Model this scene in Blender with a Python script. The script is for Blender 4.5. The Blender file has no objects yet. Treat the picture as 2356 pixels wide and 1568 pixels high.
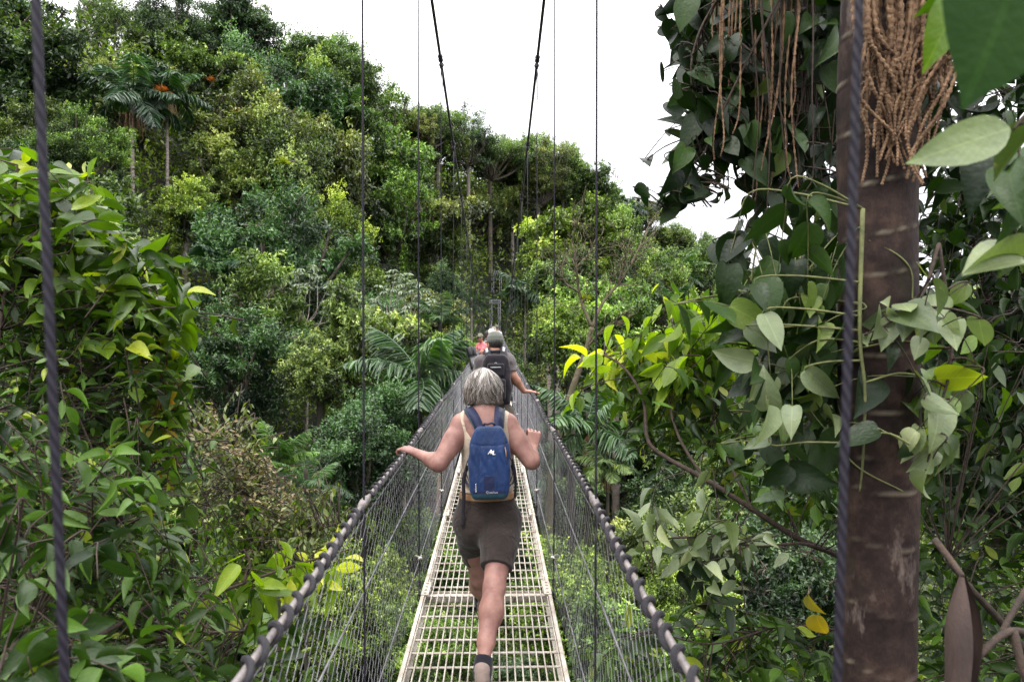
import bpy, math, random
import numpy as np
from mathutils import Vector, Matrix

sc = bpy.context.scene
C = sc.collection
PI = math.pi
R = math.radians

# ------------------------------------------------------------------ camera frame
EYE = 1.75                      # eye height above the walkway
F = 1832.0                      # focal length in the units of the measuring frame (2356 x 1568)
CU, CV = 1178.0, 784.0
YAW = -38.0 / F                 # camera looks slightly right of the bridge axis
PITCH = -24.0 / F
_f = Vector((math.sin(-YAW) * math.cos(PITCH), math.cos(YAW) * math.cos(PITCH), math.sin(PITCH))).normalized()
_r = _f.cross(Vector((0, 0, 1))).normalized()
_u = _r.cross(_f).normalized()
EYEV = Vector((0, 0, EYE))


def P(u, v, d):
    """world point at depth d along the measured direction"""
    return EYEV + d * (_f + (u - CU) / F * _r - (v - CV) / F * _u)


def proj(p):
    q = Vector(p) - EYEV
    d = q.dot(_f)
    return CU + F * q.dot(_r) / d, CV - F * q.dot(_u) / d, d


# ------------------------------------------------------------------ object helpers
def tag(o, label=None, cat=None, group=None, kind=None):
    if label: o['label'] = label
    if cat: o['category'] = cat
    if group: o['group'] = group
    if kind: o['kind'] = kind
    return o


def empty(name, loc=(0, 0, 0), label=None, cat=None, group=None, rz=0.0):
    o = bpy.data.objects.new(name, None)
    o.empty_display_size = 0.2
    C.objects.link(o)
    o.location = loc
    o.rotation_euler = (0, 0, rz)
    return tag(o, label, cat, group)


def mesh_np(name, V, faces, smooth=True, attrs=None):
    """faces: list of (M,k) int arrays"""
    me = bpy.data.meshes.new(name)
    V = np.ascontiguousarray(V, dtype=np.float32)
    fl = [np.asarray(f, dtype=np.int32) for f in faces if len(f)]
    me.vertices.add(len(V))
    me.vertices.foreach_set('co', V.ravel())
    nl = sum(f.size for f in fl)
    npoly = sum(len(f) for f in fl)
    me.loops.add(nl)
    me.loops.foreach_set('vertex_index', np.concatenate([f.ravel() for f in fl]).astype(np.int32))
    me.polygons.add(npoly)
    tot = np.concatenate([np.full(len(f), f.shape[1], np.int32) for f in fl])
    start = np.concatenate([[0], np.cumsum(tot)[:-1]]).astype(np.int32)
    me.polygons.foreach_set('loop_start', start)
    me.polygons.foreach_set('loop_total', tot)
    me.polygons.foreach_set('use_smooth', np.full(npoly, smooth, dtype=bool))
    if attrs:
        for k, a in attrs.items():
            at = me.attributes.new(k, 'FLOAT', 'POINT')
            at.data.foreach_set('value', np.ascontiguousarray(a, dtype=np.float32))
    me.update(calc_edges=True)
    me.validate()
    return me


def link(name, me, mats, parent=None, loc=None):
    o = bpy.data.objects.new(name, me)
    C.objects.link(o)
    if not isinstance(mats, (list, tuple)):
        mats = [mats]
    if len(me.materials) == 0:
        for m in mats:
            me.materials.append(m)
    if parent is not None:
        o.parent = parent
    if loc is not None:
        o.location = loc
    return o


class MB:
    """collects quads and triangles of one mesh"""

    def __init__(self):
        self.V = []; self.Q = []; self.T = []; self.n = 0; self.A = {}

    def add(self, V, Q=None, T=None, **attrs):
        V = np.asarray(V, dtype=np.float32).reshape(-1, 3)
        if Q is not None and len(Q): self.Q.append(np.asarray(Q, dtype=np.int32) + self.n)
        if T is not None and len(T): self.T.append(np.asarray(T, dtype=np.int32) + self.n)
        for k, a in attrs.items():
            self.A.setdefault(k, []).append(np.broadcast_to(np.asarray(a, dtype=np.float32), (len(V),)))
        self.V.append(V); self.n += len(V)
        return self

    def tube(self, pts, rad, n=6, cap=True, closed=False, **attrs):
        V, Q, T = tube(pts, rad, n, cap, closed)
        return self.add(V, Q, T, **attrs)

    def box(self, c, s, M=None, **attrs):
        V, Q = box(c, s)
        if M is not None:
            V = V @ np.array(M.to_3x3()).T + np.array(M.translation)
        return self.add(V, Q, **attrs)

    def mesh(self, name, smooth=True):
        faces = []
        if self.Q: faces.append(np.concatenate(self.Q))
        if self.T: faces.append(np.concatenate(self.T))
        at = {k: np.concatenate(a) for k, a in self.A.items()}
        at = {k: a for k, a in at.items() if len(a) == self.n}
        return mesh_np(name, np.concatenate(self.V), faces, smooth, at)

    def build(self, name, mats, parent=None, loc=None, smooth=True):
        return link(name, self.mesh(name, smooth), mats, parent, loc)


def box(c, s):
    c = np.array(c, float); s = np.array(s, float) / 2
    V = np.array([[x, y, z] for x in (-1, 1) for y in (-1, 1) for z in (-1, 1)], float) * s + c
    Q = [[0, 1, 3, 2], [4, 6, 7, 5], [0, 4, 5, 1], [2, 3, 7, 6], [0, 2, 6, 4], [1, 5, 7, 3]]
    return V, Q


def tube(pts, rad, n=6, cap=True, closed=False):
    p = np.asarray([tuple(q) for q in pts], dtype=float)
    m = len(p)
    rad = np.broadcast_to(np.asarray(rad, float), (m,))
    t = np.zeros_like(p)
    if closed:
        t = np.roll(p, -1, 0) - np.roll(p, 1, 0)
    else:
        t[1:-1] = p[2:] - p[:-2]; t[0] = p[1] - p[0]; t[-1] = p[-1] - p[-2]
    t /= np.maximum(np.linalg.norm(t, axis=1, keepdims=True), 1e-9)
    a = np.array([0, 0, 1.0]) if abs(t[0][2]) < .9 else np.array([1.0, 0, 0])
    nx = np.cross(t[0], a); nx /= np.linalg.norm(nx)
    N = np.zeros_like(p); N[0] = nx
    for i in range(1, m):
        q = N[i - 1] - t[i] * np.dot(N[i - 1], t[i])
        l = np.linalg.norm(q)
        N[i] = q / l if l > 1e-9 else N[i - 1]
    B = np.cross(t, N)
    an = np.arange(n) / n * 2 * PI
    ring = np.cos(an)[None, :, None] * N[:, None] + np.sin(an)[None, :, None] * B[:, None]
    V = (p[:, None] + ring * rad[:, None, None]).reshape(-1, 3)
    mm = m if closed else m - 1
    i = np.arange(mm)[:, None]; j = np.arange(n)[None, :]
    a0 = (i * n + j); a1 = i * n + (j + 1) % n
    i2 = (i + 1) % m
    b0 = (i2 * n + j); b1 = i2 * n + (j + 1) % n
    Q = np.stack([a0, a1, b1, b0], -1).reshape(-1, 4)
    T = []
    if cap and not closed:
        V = np.vstack([V, p[:1], p[-1:]])
        c0, c1 = m * n, m * n + 1
        jj = np.arange(n)
        T = np.vstack([np.stack([np.full(n, c0), (jj + 1) % n, jj], -1),
                       np.stack([np.full(n, c1), (m - 1) * n + jj, (m - 1) * n + (jj + 1) % n], -1)])
    return V, Q, T


def catmull(pts, per=8):
    p = [Vector(q) for q in pts]
    p = [2 * p[0] - p[1]] + p + [2 * p[-1] - p[-2]]
    out = []
    for i in range(1, len(p) - 2):
        for k in range(per):
            t = k / per
            a, b, c, d = p[i - 1], p[i], p[i + 1], p[i + 2]
            out.append(.5 * ((2 * b) + (c - a) * t + (2 * a - 5 * b + 4 * c - d) * t * t + (3 * b - a - 3 * c + d) * t ** 3))
    out.append(p[-2])
    return out


# ------------------------------------------------------------------ materials
def newmat(name):
    m = bpy.data.materials.new(name)
    m.use_nodes = True
    nt = m.node_tree
    for n in list(nt.nodes): nt.nodes.remove(n)
    out = nt.nodes.new('ShaderNodeOutputMaterial')
    return m, nt, out


def nd(nt, typ, **kw):
    n = nt.nodes.new(typ)
    for k, v in kw.items():
        if k in n.inputs: n.inputs[k].default_value = v
        else: setattr(n, k, v)
    return n


def rgba(c): return (c[0], c[1], c[2], 1.0)


def mixc(nt, fac, a, b, mode='MIX'):
    n = nt.nodes.new('ShaderNodeMix'); n.data_type = 'RGBA'; n.blend_type = mode
    for s, v in ((n.inputs[0], fac), (n.inputs[6], a), (n.inputs[7], b)):
        if isinstance(v, bpy.types.NodeSocket): nt.links.new(v, s)
        elif isinstance(v, (int, float)): s.default_value = v
        else: s.default_value = rgba(v)
    return n.outputs[2]


def noise(nt, scale, detail=3, rough=.6, coord='Object', dist=0.0, mapscale=None):
    if coord == 'World':
        vec = nd(nt, 'ShaderNodeNewGeometry').outputs['Position']
    else:
        vec = nd(nt, 'ShaderNodeTexCoord').outputs[coord]
    if mapscale:
        mp = nd(nt, 'ShaderNodeMapping'); mp.inputs['Scale'].default_value = mapscale
        nt.links.new(vec, mp.inputs['Vector']); vec = mp.outputs[0]
    n = nd(nt, 'ShaderNodeTexNoise', Scale=scale, Detail=detail, Roughness=rough, Distortion=dist)
    nt.links.new(vec, n.inputs['Vector'])
    return n.outputs['Fac']


def ramp(nt, fac, stops):
    n = nt.nodes.new('ShaderNodeValToRGB')
    el = n.color_ramp.elements
    while len(el) < len(stops): el.new(.5)
    for e, (p, c) in zip(el, stops):
        e.position = p; e.color = rgba(c) if len(c) == 3 else c
    nt.links.new(fac, n.inputs[0])
    return n.outputs[0]


def simple(name, c1, c2=None, rough=.6, metal=0.0, scale=30, bump=0.0, bscale=None, spec=.4, mapscale=None, sss=0.0, detail=4, coat=0.0, coord='Object'):
    m, nt, out = newmat(name)
    b = nd(nt, 'ShaderNodeBsdfPrincipled', Roughness=rough, Metallic=metal)
    b.inputs['Specular IOR Level'].default_value = spec
    if coat: b.inputs['Coat Weight'].default_value = coat
    if sss:
        b.inputs['Subsurface Weight'].default_value = sss
        b.inputs['Subsurface Radius'].default_value = (.012, .005, .003)
        b.inputs['Subsurface Scale'].default_value = 1.0
    if c2 is None: c2 = tuple(x * .7 for x in c1)
    nz = noise(nt, scale, detail, .65, coord=coord, mapscale=mapscale)
    col = ramp(nt, nz, [(.32, c2), (.68, c1)])
    nt.links.new(col, b.inputs['Base Color'])
    if bump:
        bn = noise(nt, bscale or scale * 3, 3, .6, mapscale=mapscale)
        bp = nd(nt, 'ShaderNodeBump', Strength=bump, Distance=.01)
        nt.links.new(bn, bp.inputs['Height'])
        nt.links.new(bp.outputs[0], b.inputs['Normal'])
    nt.links.new(b.outputs[0], out.inputs[0])
    return m


def leaf_mat(name, dark, light, young=None, rough=.42, trans=.35, tcol=(.35, .5, .05), use_obj=False, spec=.5, veins=False, spots=None, holes=False):
    """leaf: per-leaf random 'v' picks the tone; 't' runs along the leaf, 's' across it"""
    m, nt, out = newmat(name)
    L = nt.links.new
    av = nd(nt, 'ShaderNodeAttribute', attribute_name='v')
    md = tuple(a + (b_ - a) * .22 for a, b_ in zip(dark, light))
    stops = [(0.0, dark), (.40, md), (.78, light)]  # dark lower stops put the contrast of shaded gaps into the leaf colour
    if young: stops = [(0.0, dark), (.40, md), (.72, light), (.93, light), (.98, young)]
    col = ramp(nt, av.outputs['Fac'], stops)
    if use_obj:
        oi = nd(nt, 'ShaderNodeObjectInfo')
        col = mixc(nt, 1.0, col, oi.outputs['Color'], 'MULTIPLY')
    nz = noise(nt, 9 if not use_obj else .5, 3, .6)
    col = mixc(nt, .45, col, ramp(nt, nz, [(.3, (.45, .5, .5)), (.7, (1.25, 1.2, 1.0))]), 'MULTIPLY')
    if veins:
        as_ = nd(nt, 'ShaderNodeAttribute', attribute_name='s')
        at = nd(nt, 'ShaderNodeAttribute', attribute_name='t')
        ab = nd(nt, 'ShaderNodeMath', operation='ABSOLUTE'); L(as_.outputs['Fac'], ab.inputs[0])
        mid = nd(nt, 'ShaderNodeMath', operation='LESS_THAN'); L(ab.outputs[0], mid.inputs[0]); mid.inputs[1].default_value = .05
        # side veins: stripes of (t - |s|*.6)
        mu = nd(nt, 'ShaderNodeMath', operation='MULTIPLY'); L(ab.outputs[0], mu.inputs[0]); mu.inputs[1].default_value = .35
        su = nd(nt, 'ShaderNodeMath', operation='SUBTRACT'); L(at.outputs['Fac'], su.inputs[0]); L(mu.outputs[0], su.inputs[1])
        m2 = nd(nt, 'ShaderNodeMath', operation='MULTIPLY'); L(su.outputs[0], m2.inputs[0]); m2.inputs[1].default_value = 62.0
        si = nd(nt, 'ShaderNodeMath', operation='SINE'); L(m2.outputs[0], si.inputs[0])
        gt = nd(nt, 'ShaderNodeMath', operation='GREATER_THAN'); L(si.outputs[0], gt.inputs[0]); gt.inputs[1].default_value = .9
        mx = nd(nt, 'ShaderNodeMath', operation='MAXIMUM'); L(mid.outputs[0], mx.inputs[0])
        hf = nd(nt, 'ShaderNodeMath', operation='MULTIPLY'); L(gt.outputs[0], hf.inputs[0]); hf.inputs[1].default_value = .5
        L(hf.outputs[0], mx.inputs[1])
        vc = mixc(nt, 1.0, col, (1.5, 1.45, 1.3), 'MULTIPLY')
        f2 = nd(nt, 'ShaderNodeMath', operation='MULTIPLY'); L(mx.outputs[0], f2.inputs[0]); f2.inputs[1].default_value = .6
        col = mixc(nt, f2.outputs[0], col, vc)
    if spots:
        n2 = noise(nt, 26, 4, .7)
        sf = ramp(nt, n2, [(.66, (0, 0, 0)), (.74, (1, 1, 1))])
        col = mixc(nt, sf, col, spots)
    b = nd(nt, 'ShaderNodeBsdfPrincipled', Roughness=rough)
    b.inputs['Specular IOR Level'].default_value = spec
    L(col, b.inputs['Base Color'])
    bn = noise(nt, 60 if not use_obj else 3, 2, .5)
    bp = nd(nt, 'ShaderNodeBump', Strength=.25, Distance=.01)
    L(bn, bp.inputs['Height']); L(bp.outputs[0], b.inputs['Normal'])
    tr = nd(nt, 'ShaderNodeBsdfTranslucent')
    tc = mixc(nt, .5, mixc(nt, 1.0, col, (1.7, 2.0, .7), 'MULTIPLY'), tcol)
    tc = mixc(nt, 1.0, col, tuple(x * 4.2 for x in tcol), 'MULTIPLY')
    L(tc, tr.inputs['Color'])
    ms = nd(nt, 'ShaderNodeMixShader'); ms.inputs[0].default_value = trans
    L(b.outputs[0], ms.inputs[1]); L(tr.outputs[0], ms.inputs[2])
    L(ms.outputs[0], out.inputs[0])
    return m


# ------------------------------------------------------------------ world, sun, camera
def setup():
    w = bpy.data.worlds.new('World'); sc.world = w; w.use_nodes = True
    nt = w.node_tree
    for n in list(nt.nodes): nt.nodes.remove(n)
    out = nt.nodes.new('ShaderNodeOutputWorld')
    bg = nt.nodes.new('ShaderNodeBackground')
    sky = nt.nodes.new('ShaderNodeTexSky'); sky.sky_type = 'NISHITA'
    sky.sun_disc = False
    sky.sun_elevation = R(58); sky.sun_rotation = R(215)
    sky.air_density = 1.0; sky.dust_density = 2.0
    # overcast: a bright white cloud deck lies over the blue
    tc = nt.nodes.new('ShaderNodeTexCoord')
    nz = nt.nodes.new('ShaderNodeTexNoise'); nz.inputs['Scale'].default_value = 2.2; nz.inputs['Detail'].default_value = 4
    nt.links.new(tc.outputs['Generated'], nz.inputs['Vector'])
    cl = ramp(nt, nz.outputs['Fac'], [(.3, (.93, .93, .985)), (.7, (1.05, 1.04, 1.03))])
    # an overcast sky is about three times brighter overhead than at the horizon
    sp = nt.nodes.new('ShaderNodeSeparateXYZ'); nt.links.new(tc.outputs['Generated'], sp.inputs[0])
    gr = ramp(nt, sp.outputs['Z'], [(0.0, (12.0, 12.0, 12.4)), (.25, (21, 21, 21.3)), (1.0, (59, 58.2, 57.2))])
    cl = mixc(nt, 1.0, cl, gr, 'MULTIPLY')
    mx = mixc(nt, .9, sky.outputs[0], cl)
    nt.links.new(mx, bg.inputs['Color'])
    bg.inputs['Strength'].default_value = .108
    nt.links.new(bg.outputs[0], out.inputs[0])
    l = bpy.data.lights.new('sun', 'SUN'); l.energy = SUN; l.angle = R(12); l.color = (1, .955, .88)
    o = bpy.data.objects.new('sun', l); C.objects.link(o)
    # light comes from above, a little behind the camera on its left
    el, az = R(58), R(215)
    d = Vector((math.sin(az) * math.cos(el), math.cos(az) * math.cos(el), math.sin(el)))
    o.rotation_euler = d.to_track_quat('Z', 'Y').to_euler()
    o.location = d * 60
    cam = bpy.data.cameras.new('camera')
    cam.sensor_width = 36; cam.lens = 36 * F / 2356.0
    cam.clip_start = .05; cam.clip_end = 3000
    cam.dof.use_dof = True; cam.dof.focus_distance = 6.5; cam.dof.aperture_fstop = 5.0
    co = bpy.data.objects.new('camera', cam); C.objects.link(co)
    co.location = EYEV
    co.rotation_euler = _f.to_track_quat('-Z', 'Y').to_euler()
    sc.camera = co
    sc.view_settings.view_transform = 'Standard'
    sc.view_settings.look = 'None'
    sc.view_settings.exposure = 0
    sc.render.engine = 'CYCLES'
    cy = sc.cycles
    cy.max_bounces = 5; cy.diffuse_bounces = 2; cy.glossy_bounces = 2; cy.transmission_bounces = 4; cy.transparent_max_bounces = 6
    cy.caustics_reflective = False; cy.caustics_refractive = False
    cy.use_denoising = True
    cy.sample_clamp_indirect = 4
    sc.render.film_transparent = False


SUN = 1.5
setup()
# ------------------------------------------------------------------ the suspension footbridge
BX = -.06            # centre line of the walkway
BW = .453            # half distance between the two railings
PITCHY = 2.22        # distance between two suspender cables
D0 = .90             # the first one in front of the camera
END = D0 + PITCHY * 53


def deck_z(y):
    return .00017 * np.maximum(np.asarray(y, float), 0) ** 2


_cy = np.array([-6.5, .9, 3.12, 5.34, 7.56, 9.78, 12, 14.22, 16.44, 18.66, 20.88, 23.1, 25.32, 27.54, 29.76, 31.98, 34.2, 42, 50, 61, 80, 100, 118.6])
_cz = np.array([4.35, 3.36, 3.07, 2.80, 2.53, 2.26, 2.0, 1.73, 1.49, 1.25, 1.02, .80, .63, .46, .31, .17, .04, -.14, -.16, .06, .95, 2.55, 4.3])


def cable_z(y): return EYE + np.interp(y, _cy, _cz)


def cable_off(y): return np.interp(y, [-6, .9, 3.1, 5.4], [.3, .10, .004, .0])


M_cream = simple('cream_paint', (.60, .56, .49), (.28, .23, .18), rough=.55, scale=5, detail=8, coord='World', bump=.15, bscale=60, spec=.5)
M_galv = simple('galvanised_wire', (.24, .235, .25), (.07, .066, .076), rough=.4, metal=.55, scale=7)
M_steel = simple('dark_cable', (.055, .048, .058), (.022, .019, .026), rough=.5, metal=.3, scale=40)
M_cable = simple('main_cable', (.05, .05, .05), (.02, .02, .022), rough=.55, scale=30, bump=.5, bscale=160)
M_rope = simple('black_rope', (.018, .015, .023), (.007, .006, .010), rough=.45, scale=120, bump=.8, bscale=500, spec=.5)
M_rail = simple('pale_rail', (.24, .21, .20), (.08, .068, .068), rough=.45, scale=18, spec=.5)
M_bolt = simple('bolt_zinc', (.55, .53, .48), (.3, .27, .22), rough=.4, metal=.6)
M_tower = simple('tower_steel', (.27, .28, .31), (.17, .18, .20), rough=.5, metal=.2, scale=4)


def twisted(name, scale):
    """cable with the lay of its strands as a spiral bump"""
    m, nt, out = newmat(name)
    b = nd(nt, 'ShaderNodeBsdfPrincipled', Roughness=.6, Metallic=0.0)
    b.inputs['Specular IOR Level'].default_value = .25
    a = nd(nt, 'ShaderNodeAttribute', attribute_name='lay')
    w = nd(nt, 'ShaderNodeMath', operation='SINE'); nt.links.new(a.outputs['Fac'], w.inputs[0])
    c = ramp(nt, w.outputs[0], [(.0, (.013, .011, .018)), (.8, (.028, .025, .037))])
    nt.links.new(c, b.inputs['Base Color'])
    bp = nd(nt, 'ShaderNodeBump', Strength=.35, Distance=.002)
    nt.links.new(w.outputs[0], bp.inputs['Height']); nt.links.new(bp.outputs[0], b.inputs['Normal'])
    nt.links.new(b.outputs[0], out.inputs[0])
    return m


M_susp = twisted('suspender_cable', 1)

bridge = empty('suspension_footbridge', (BX, 0, 0),
               'long narrow suspension footbridge with cream grating walkway and chain-link sides', 'footbridge')


def bpart(mb, name, mats, parent=None, smooth=True):
    V = np.concatenate(mb.V); V[:, 0] -= BX
    mb.V = [V]
    o = mb.build(name, mats, parent or bridge, smooth=smooth)
    return o


# deck panels: one mesh, copied along the sag
def deck_panel_mesh():
    mb = MB(); L = PITCHY; hw = .43
    for s in (-1, 1):
        mb.box((s * (hw - .003), L / 2, -.028), (.006, L - .012, .07))          # outer web of the angle
        mb.box((s * (hw - .024), L / 2, -.064), (.036, L - .012, .005))         # bottom flange
        mb.box((s * (hw - .013), L / 2, .0085), (.020, L - .012, .005))         # rolled top lip
    nb = 21
    for i in range(nb):
        x = -hw + .03 + (2 * hw - .06) * i / (nb - 1)
        mb.tube([(x, .01, .001), (x, L - .01, .001)], .0042, 5)
    nc = 12
    for j in range(nc):
        y = L * (j + .5) / nc
        mb.tube([(-hw + .006, y, -.010), (hw - .006, y, -.010)], .0066, 6)
    return mb.mesh('deck_panel', smooth=False)


def splice_mesh():
    mb = MB()
    mb.box((0, 0, .0135), (.050, .26, .005))
    mb.box((0.022, 0, -.02), (.006, .26, .065))
    for y in (-.1, -.03, .04, .1): mb.tube([(0, y, .0155), (0, y, .024)], .0095, 6)
    return mb.mesh('splice_plate', smooth=False)


def crossbeam_mesh():
    mb = MB()
    mb.box((0, 0, -.055), (.84, .05, .045))
    mb.box((0, -.045, -.040), (.84, .006, .036)); mb.box((0, .045, -.040), (.84, .006, .036))
    for i in range(9):
        mb.tube([(-.36 + i * .09, -.049, -.03), (-.36 + i * .09, -.058, -.03)], .011, 6)
    return mb.mesh('crossbeam', smooth=False)


_dp, _sp, _cb = deck_panel_mesh(), splice_mesh(), crossbeam_mesh()
for k in range(-2, 53):
    y0 = D0 + PITCHY * k
    z0, z1 = float(deck_z(y0)), float(deck_z(y0 + PITCHY))
    tilt = math.atan2(z1 - z0, PITCHY)
    p = link('deck_panel', _dp, M_cream, bridge, (0, y0, z0)); p.rotation_euler = (tilt, 0, 0)
    if k < 12:
        c = link('crossbeam', _cb, M_cream, p)
        for s in (-1, 1):
            q = link('splice_plate', _sp, M_cream, p, (s * .405, 0, 0))
            if s < 0: q.rotation_euler = (0, 0, PI)

# handrails with their rope wrapping
rng = np.random.default_rng(4)
for s in (-1, 1):
    x = BX + s * BW
    ys = np.concatenate([np.arange(-4, 60, .37), np.arange(60, END, 2.2)])

    def rail_c(y):
        y = np.asarray(y, float)
        sag = -.012 * np.sin((y - D0) / PITCHY * PI) ** 2
        return np.stack([np.full_like(y, x) + .006 * np.sin(y * 1.7 + s), y, deck_z(y) + 1.07 + sag], -1)

    mb = MB().tube(rail_c(ys), .0092, 8)
    rail = bpart(mb, 'handrail', M_rail)
    # black rope, in lengths that leave bare rail near each suspender
    wrap = MB()
    for k in range(-2, 26):
        ya, yb = D0 + PITCHY * k + .13, D0 + PITCHY * (k + 1) - .08
        pit = .112 if k < 2 else .122
        turns = (yb - ya) / pit
        seg = 12 if k < 4 else (8 if k < 12 else 6)
        t = np.linspace(0, 1, int(turns * seg))
        jit = .015 * np.sin(t * 23 + k) + .01 * np.sin(t * 71 + 2 * k)
        y = ya + (yb - ya) * t
        a = 2 * PI * turns * t * -s
        c = rail_c(y + jit)
        rr = .0148
        c[:, 0] += rr * np.cos(a); c[:, 2] += rr * np.sin(a)
        wrap.tube(c, (.0090 if k < 1 else .0068) if k < 14 else .008, 6 if k < 6 else 4)
    bpart(wrap, 'rope_wrapping', M_rope, rail)
    for k in range(0, 14):
        y = np.linspace(D0 + PITCHY * k - .07, D0 + PITCHY * k + .12, 6)
        sl = MB().tube(rail_c(y), [.012, .017, .019, .018, .0165, .012], 8)
        bpart(sl, 'bare_sleeve', M_rail, rail)

    # main cable and its clamps
    ys = np.concatenate([np.arange(-6.5, 8, .35), np.arange(8, 118.7, 1.0)])
    pts = np.stack([np.full_like(ys, x) + s * cable_off(ys), ys, cable_z(ys)], -1)
    dist = np.concatenate([[0], np.cumsum(np.linalg.norm(np.diff(pts, axis=0), axis=1))])
    V, Q, T = tube(pts, .0135, 8)
    mc = MB().add(V, Q, T)
    mcable = bpart(mc, 'main_cable', M_cable)
    for k in range(0, 30):
        y = D0 + PITCHY * k
        zz = float(cable_z(y)); xx = x + s * float(cable_off(y))
        sl = (float(cable_z(y + .3)) - float(cable_z(y - .3))) / .6
        cm = MB()
        for q in (-.11, -.045, .06):
            c = Vector((xx, y + q, zz + sl * q)); dirv = Vector((0, 1, sl)).normalized()
            cm.tube([c - dirv * .011, c + dirv * .011], .024, 8)
        cm.box((xx, y, zz - .03), (.022, .05, .05))
        cm.tube([(xx, y + .02, zz - .03), (xx + .014, y + .03, zz - .14), (xx + .012, y + .03, zz - .34)], [.004, .004, .003], 5)
        bpart(cm, 'cable_clamp', M_steel if k < 10 else M_cable, mcable)

    # suspenders, one part each
    for k in range(0, 49):
        y = D0 + PITCHY * k
        top = Vector((x + s * float(cable_off(y)), y, float(cable_z(y)) - .02))
        bot = Vector((BX + s * ((.412 if s < 0 else .443) if k == 0 else .452), y, float(deck_z(y)) - .10))
        rl = Vector((BX + s * ((.414 if s < 0 else .444) if k == 0 else .455), y, float(deck_z(y)) + 1.07))
        n = 40 if k < 4 else 4
        pts = [bot.lerp(rl, i / n) for i in range(n)] + [rl.lerp(top, i / n) for i in range(n + 1)]
        if k == 0: rr = .0054
        else: rr = .0043
        V, Q, T = tube(pts, rr, 8 if k < 4 else 5)
        nn = 8 if k < 4 else 5
        L = np.repeat(np.arange(len(pts)), nn) * (2.4 if k < 4 else 0) * 4.0
        lay = np.concatenate([L * 0, [0, 0]])
        zz = V[:, 2]; ang = np.arctan2(V[:, 1] - y, V[:, 0] - np.interp(zz, [bot.z, rl.z, top.z], [bot.x, rl.x, top.x]))
        so = MB().add(V, Q, T, lay=zz * 330 + ang * 3)
        o = bpart(so, 'suspender_cable', M_susp)
        if 0 < k < 10:
            hk = MB()
            for i in range(5):
                z = float(deck_z(y)) - .09 + i * .045
                a = np.arange(8) / 8 * 2 * PI
                ring = np.stack([bot.x + (.011 * np.cos(a) if i % 2 else 0 * a), y + (0 * a if i % 2 else .011 * np.cos(a)), z + .03 * np.sin(a)], -1)
                hk.tube(ring, .0045, 5, closed=True)
            hk.box((bot.x - s * .02, y, -.02 + float(deck_z(y))), (.05, .06, .012))
            bpart(hk, 'chain_hanger', M_steel, o)
            tb = MB()
            tb.tube([(bot.x - s * .02, y - .03, deck_z(y) + .225), (bot.x + s * .03, y + .03, deck_z(y) + .225)], .008, 6)
            tb.tube([(bot.x - s * .01, y + .04, deck_z(y) + .225), (bot.x, y - .05, deck_z(y) + .225)], .006, 6)
            bpart(tb, 'wire_clip', M_bolt, o)

    # horizontal wires that carry the netting
    for z, rr in ((.73, .0042), (.20, .0042), (1.02, .0022)):
        y = np.concatenate([np.arange(-4, 50, PITCHY / 2), np.arange(50, END, 4.4)])
        sg = .018 * np.sin((y - D0) / PITCHY * PI) ** 2
        pts = np.stack([np.full_like(y, x + s * .004), y, deck_z(y) + z - sg], -1)
        bpart(MB().tube(pts, rr, 6), 'side_wire', M_galv)
    # chain-link netting: zigzag wires that hook into each other
    net = MB()

    def zigzag(ya, yb, pitch, cell, rr, sides=3):
        n = int(round((yb - ya) / pitch))
        rows = int(round(1.05 / cell))
        zz = np.linspace(.0, 1.05, rows + 1)
        k = np.arange(n)[:, None]; r = np.arange(rows + 1)[None, :]
        yc = ya + (k + .5) * pitch
        yy = yc + np.where((r + k) % 2 == 0, 1, -1) * pitch * .53
        yy = yy + .004 * np.sin(zz[None] * 7 + yc * .8) + .002 * np.sin(zz[None] * 19 + yc * 1.1)
        xx = x + s * (.012 * np.sin(zz[None] * PI) + .006 * np.sin(yc * 1.9 + zz[None] * 4)) + np.where((r + k) % 2 == 0, .002, -.002)
        z3 = deck_z(yy) + zz[None] - .005 + .004 * np.sin(yc * 3.3)
        Pn = np.stack([xx + 0 * yy, yy, z3], -1)             # n, rows+1, 3
        a = np.arange(sides) / sides * 2 * PI
        off = np.stack([np.cos(a) * rr, np.sin(a) * rr, 0 * a], -1)
        V = (Pn[:, :, None] + off[None, None]).reshape(-1, 3)
        base = (np.arange(n)[:, None, None] * (rows + 1) + np.arange(rows)[None, :, None]) * sides
        j = np.arange(sides)[None, None]
        A = base + j; B = base + (j + 1) % sides
        Q = np.stack([A, B, B + sides, A + sides], -1).reshape(-1, 4)
        net.add(V, Q)

    zigzag(-1.5, 9, .052, .056, .0011); zigzag(9, 22, .058, .060, .0014)
    zigzag(22, 45, .06, .06, .0024)
    zigzag(45, END, .14, .14, .005)
    bpart(net, 'side_netting', M_galv, smooth=False)

# the two towers at the far end
def lattice_leg(mb, x, y, z0, z1, w):
    for dx in (-w, w):
        for dy in (-w, w):
            mb.box((x + dx, y + dy, (z0 + z1) / 2), (.07, .07, z1 - z0))
    n = max(2, int((z1 - z0) / (2.2 * w)))
    for i in range(n):
        a, b = z0 + (z1 - z0) * i / n, z0 + (z1 - z0) * (i + 1) / n
        f = 1 if i % 2 else -1
        for dy in (-w, w):
            mb.tube([(x - f * w, y + dy, a), (x + f * w, y + dy, b)], .03, 4)
        for dx in (-w, w):
            mb.tube([(x + dx, y - f * w, a), (x + dx, y + f * w, b)], .03, 4)


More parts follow.
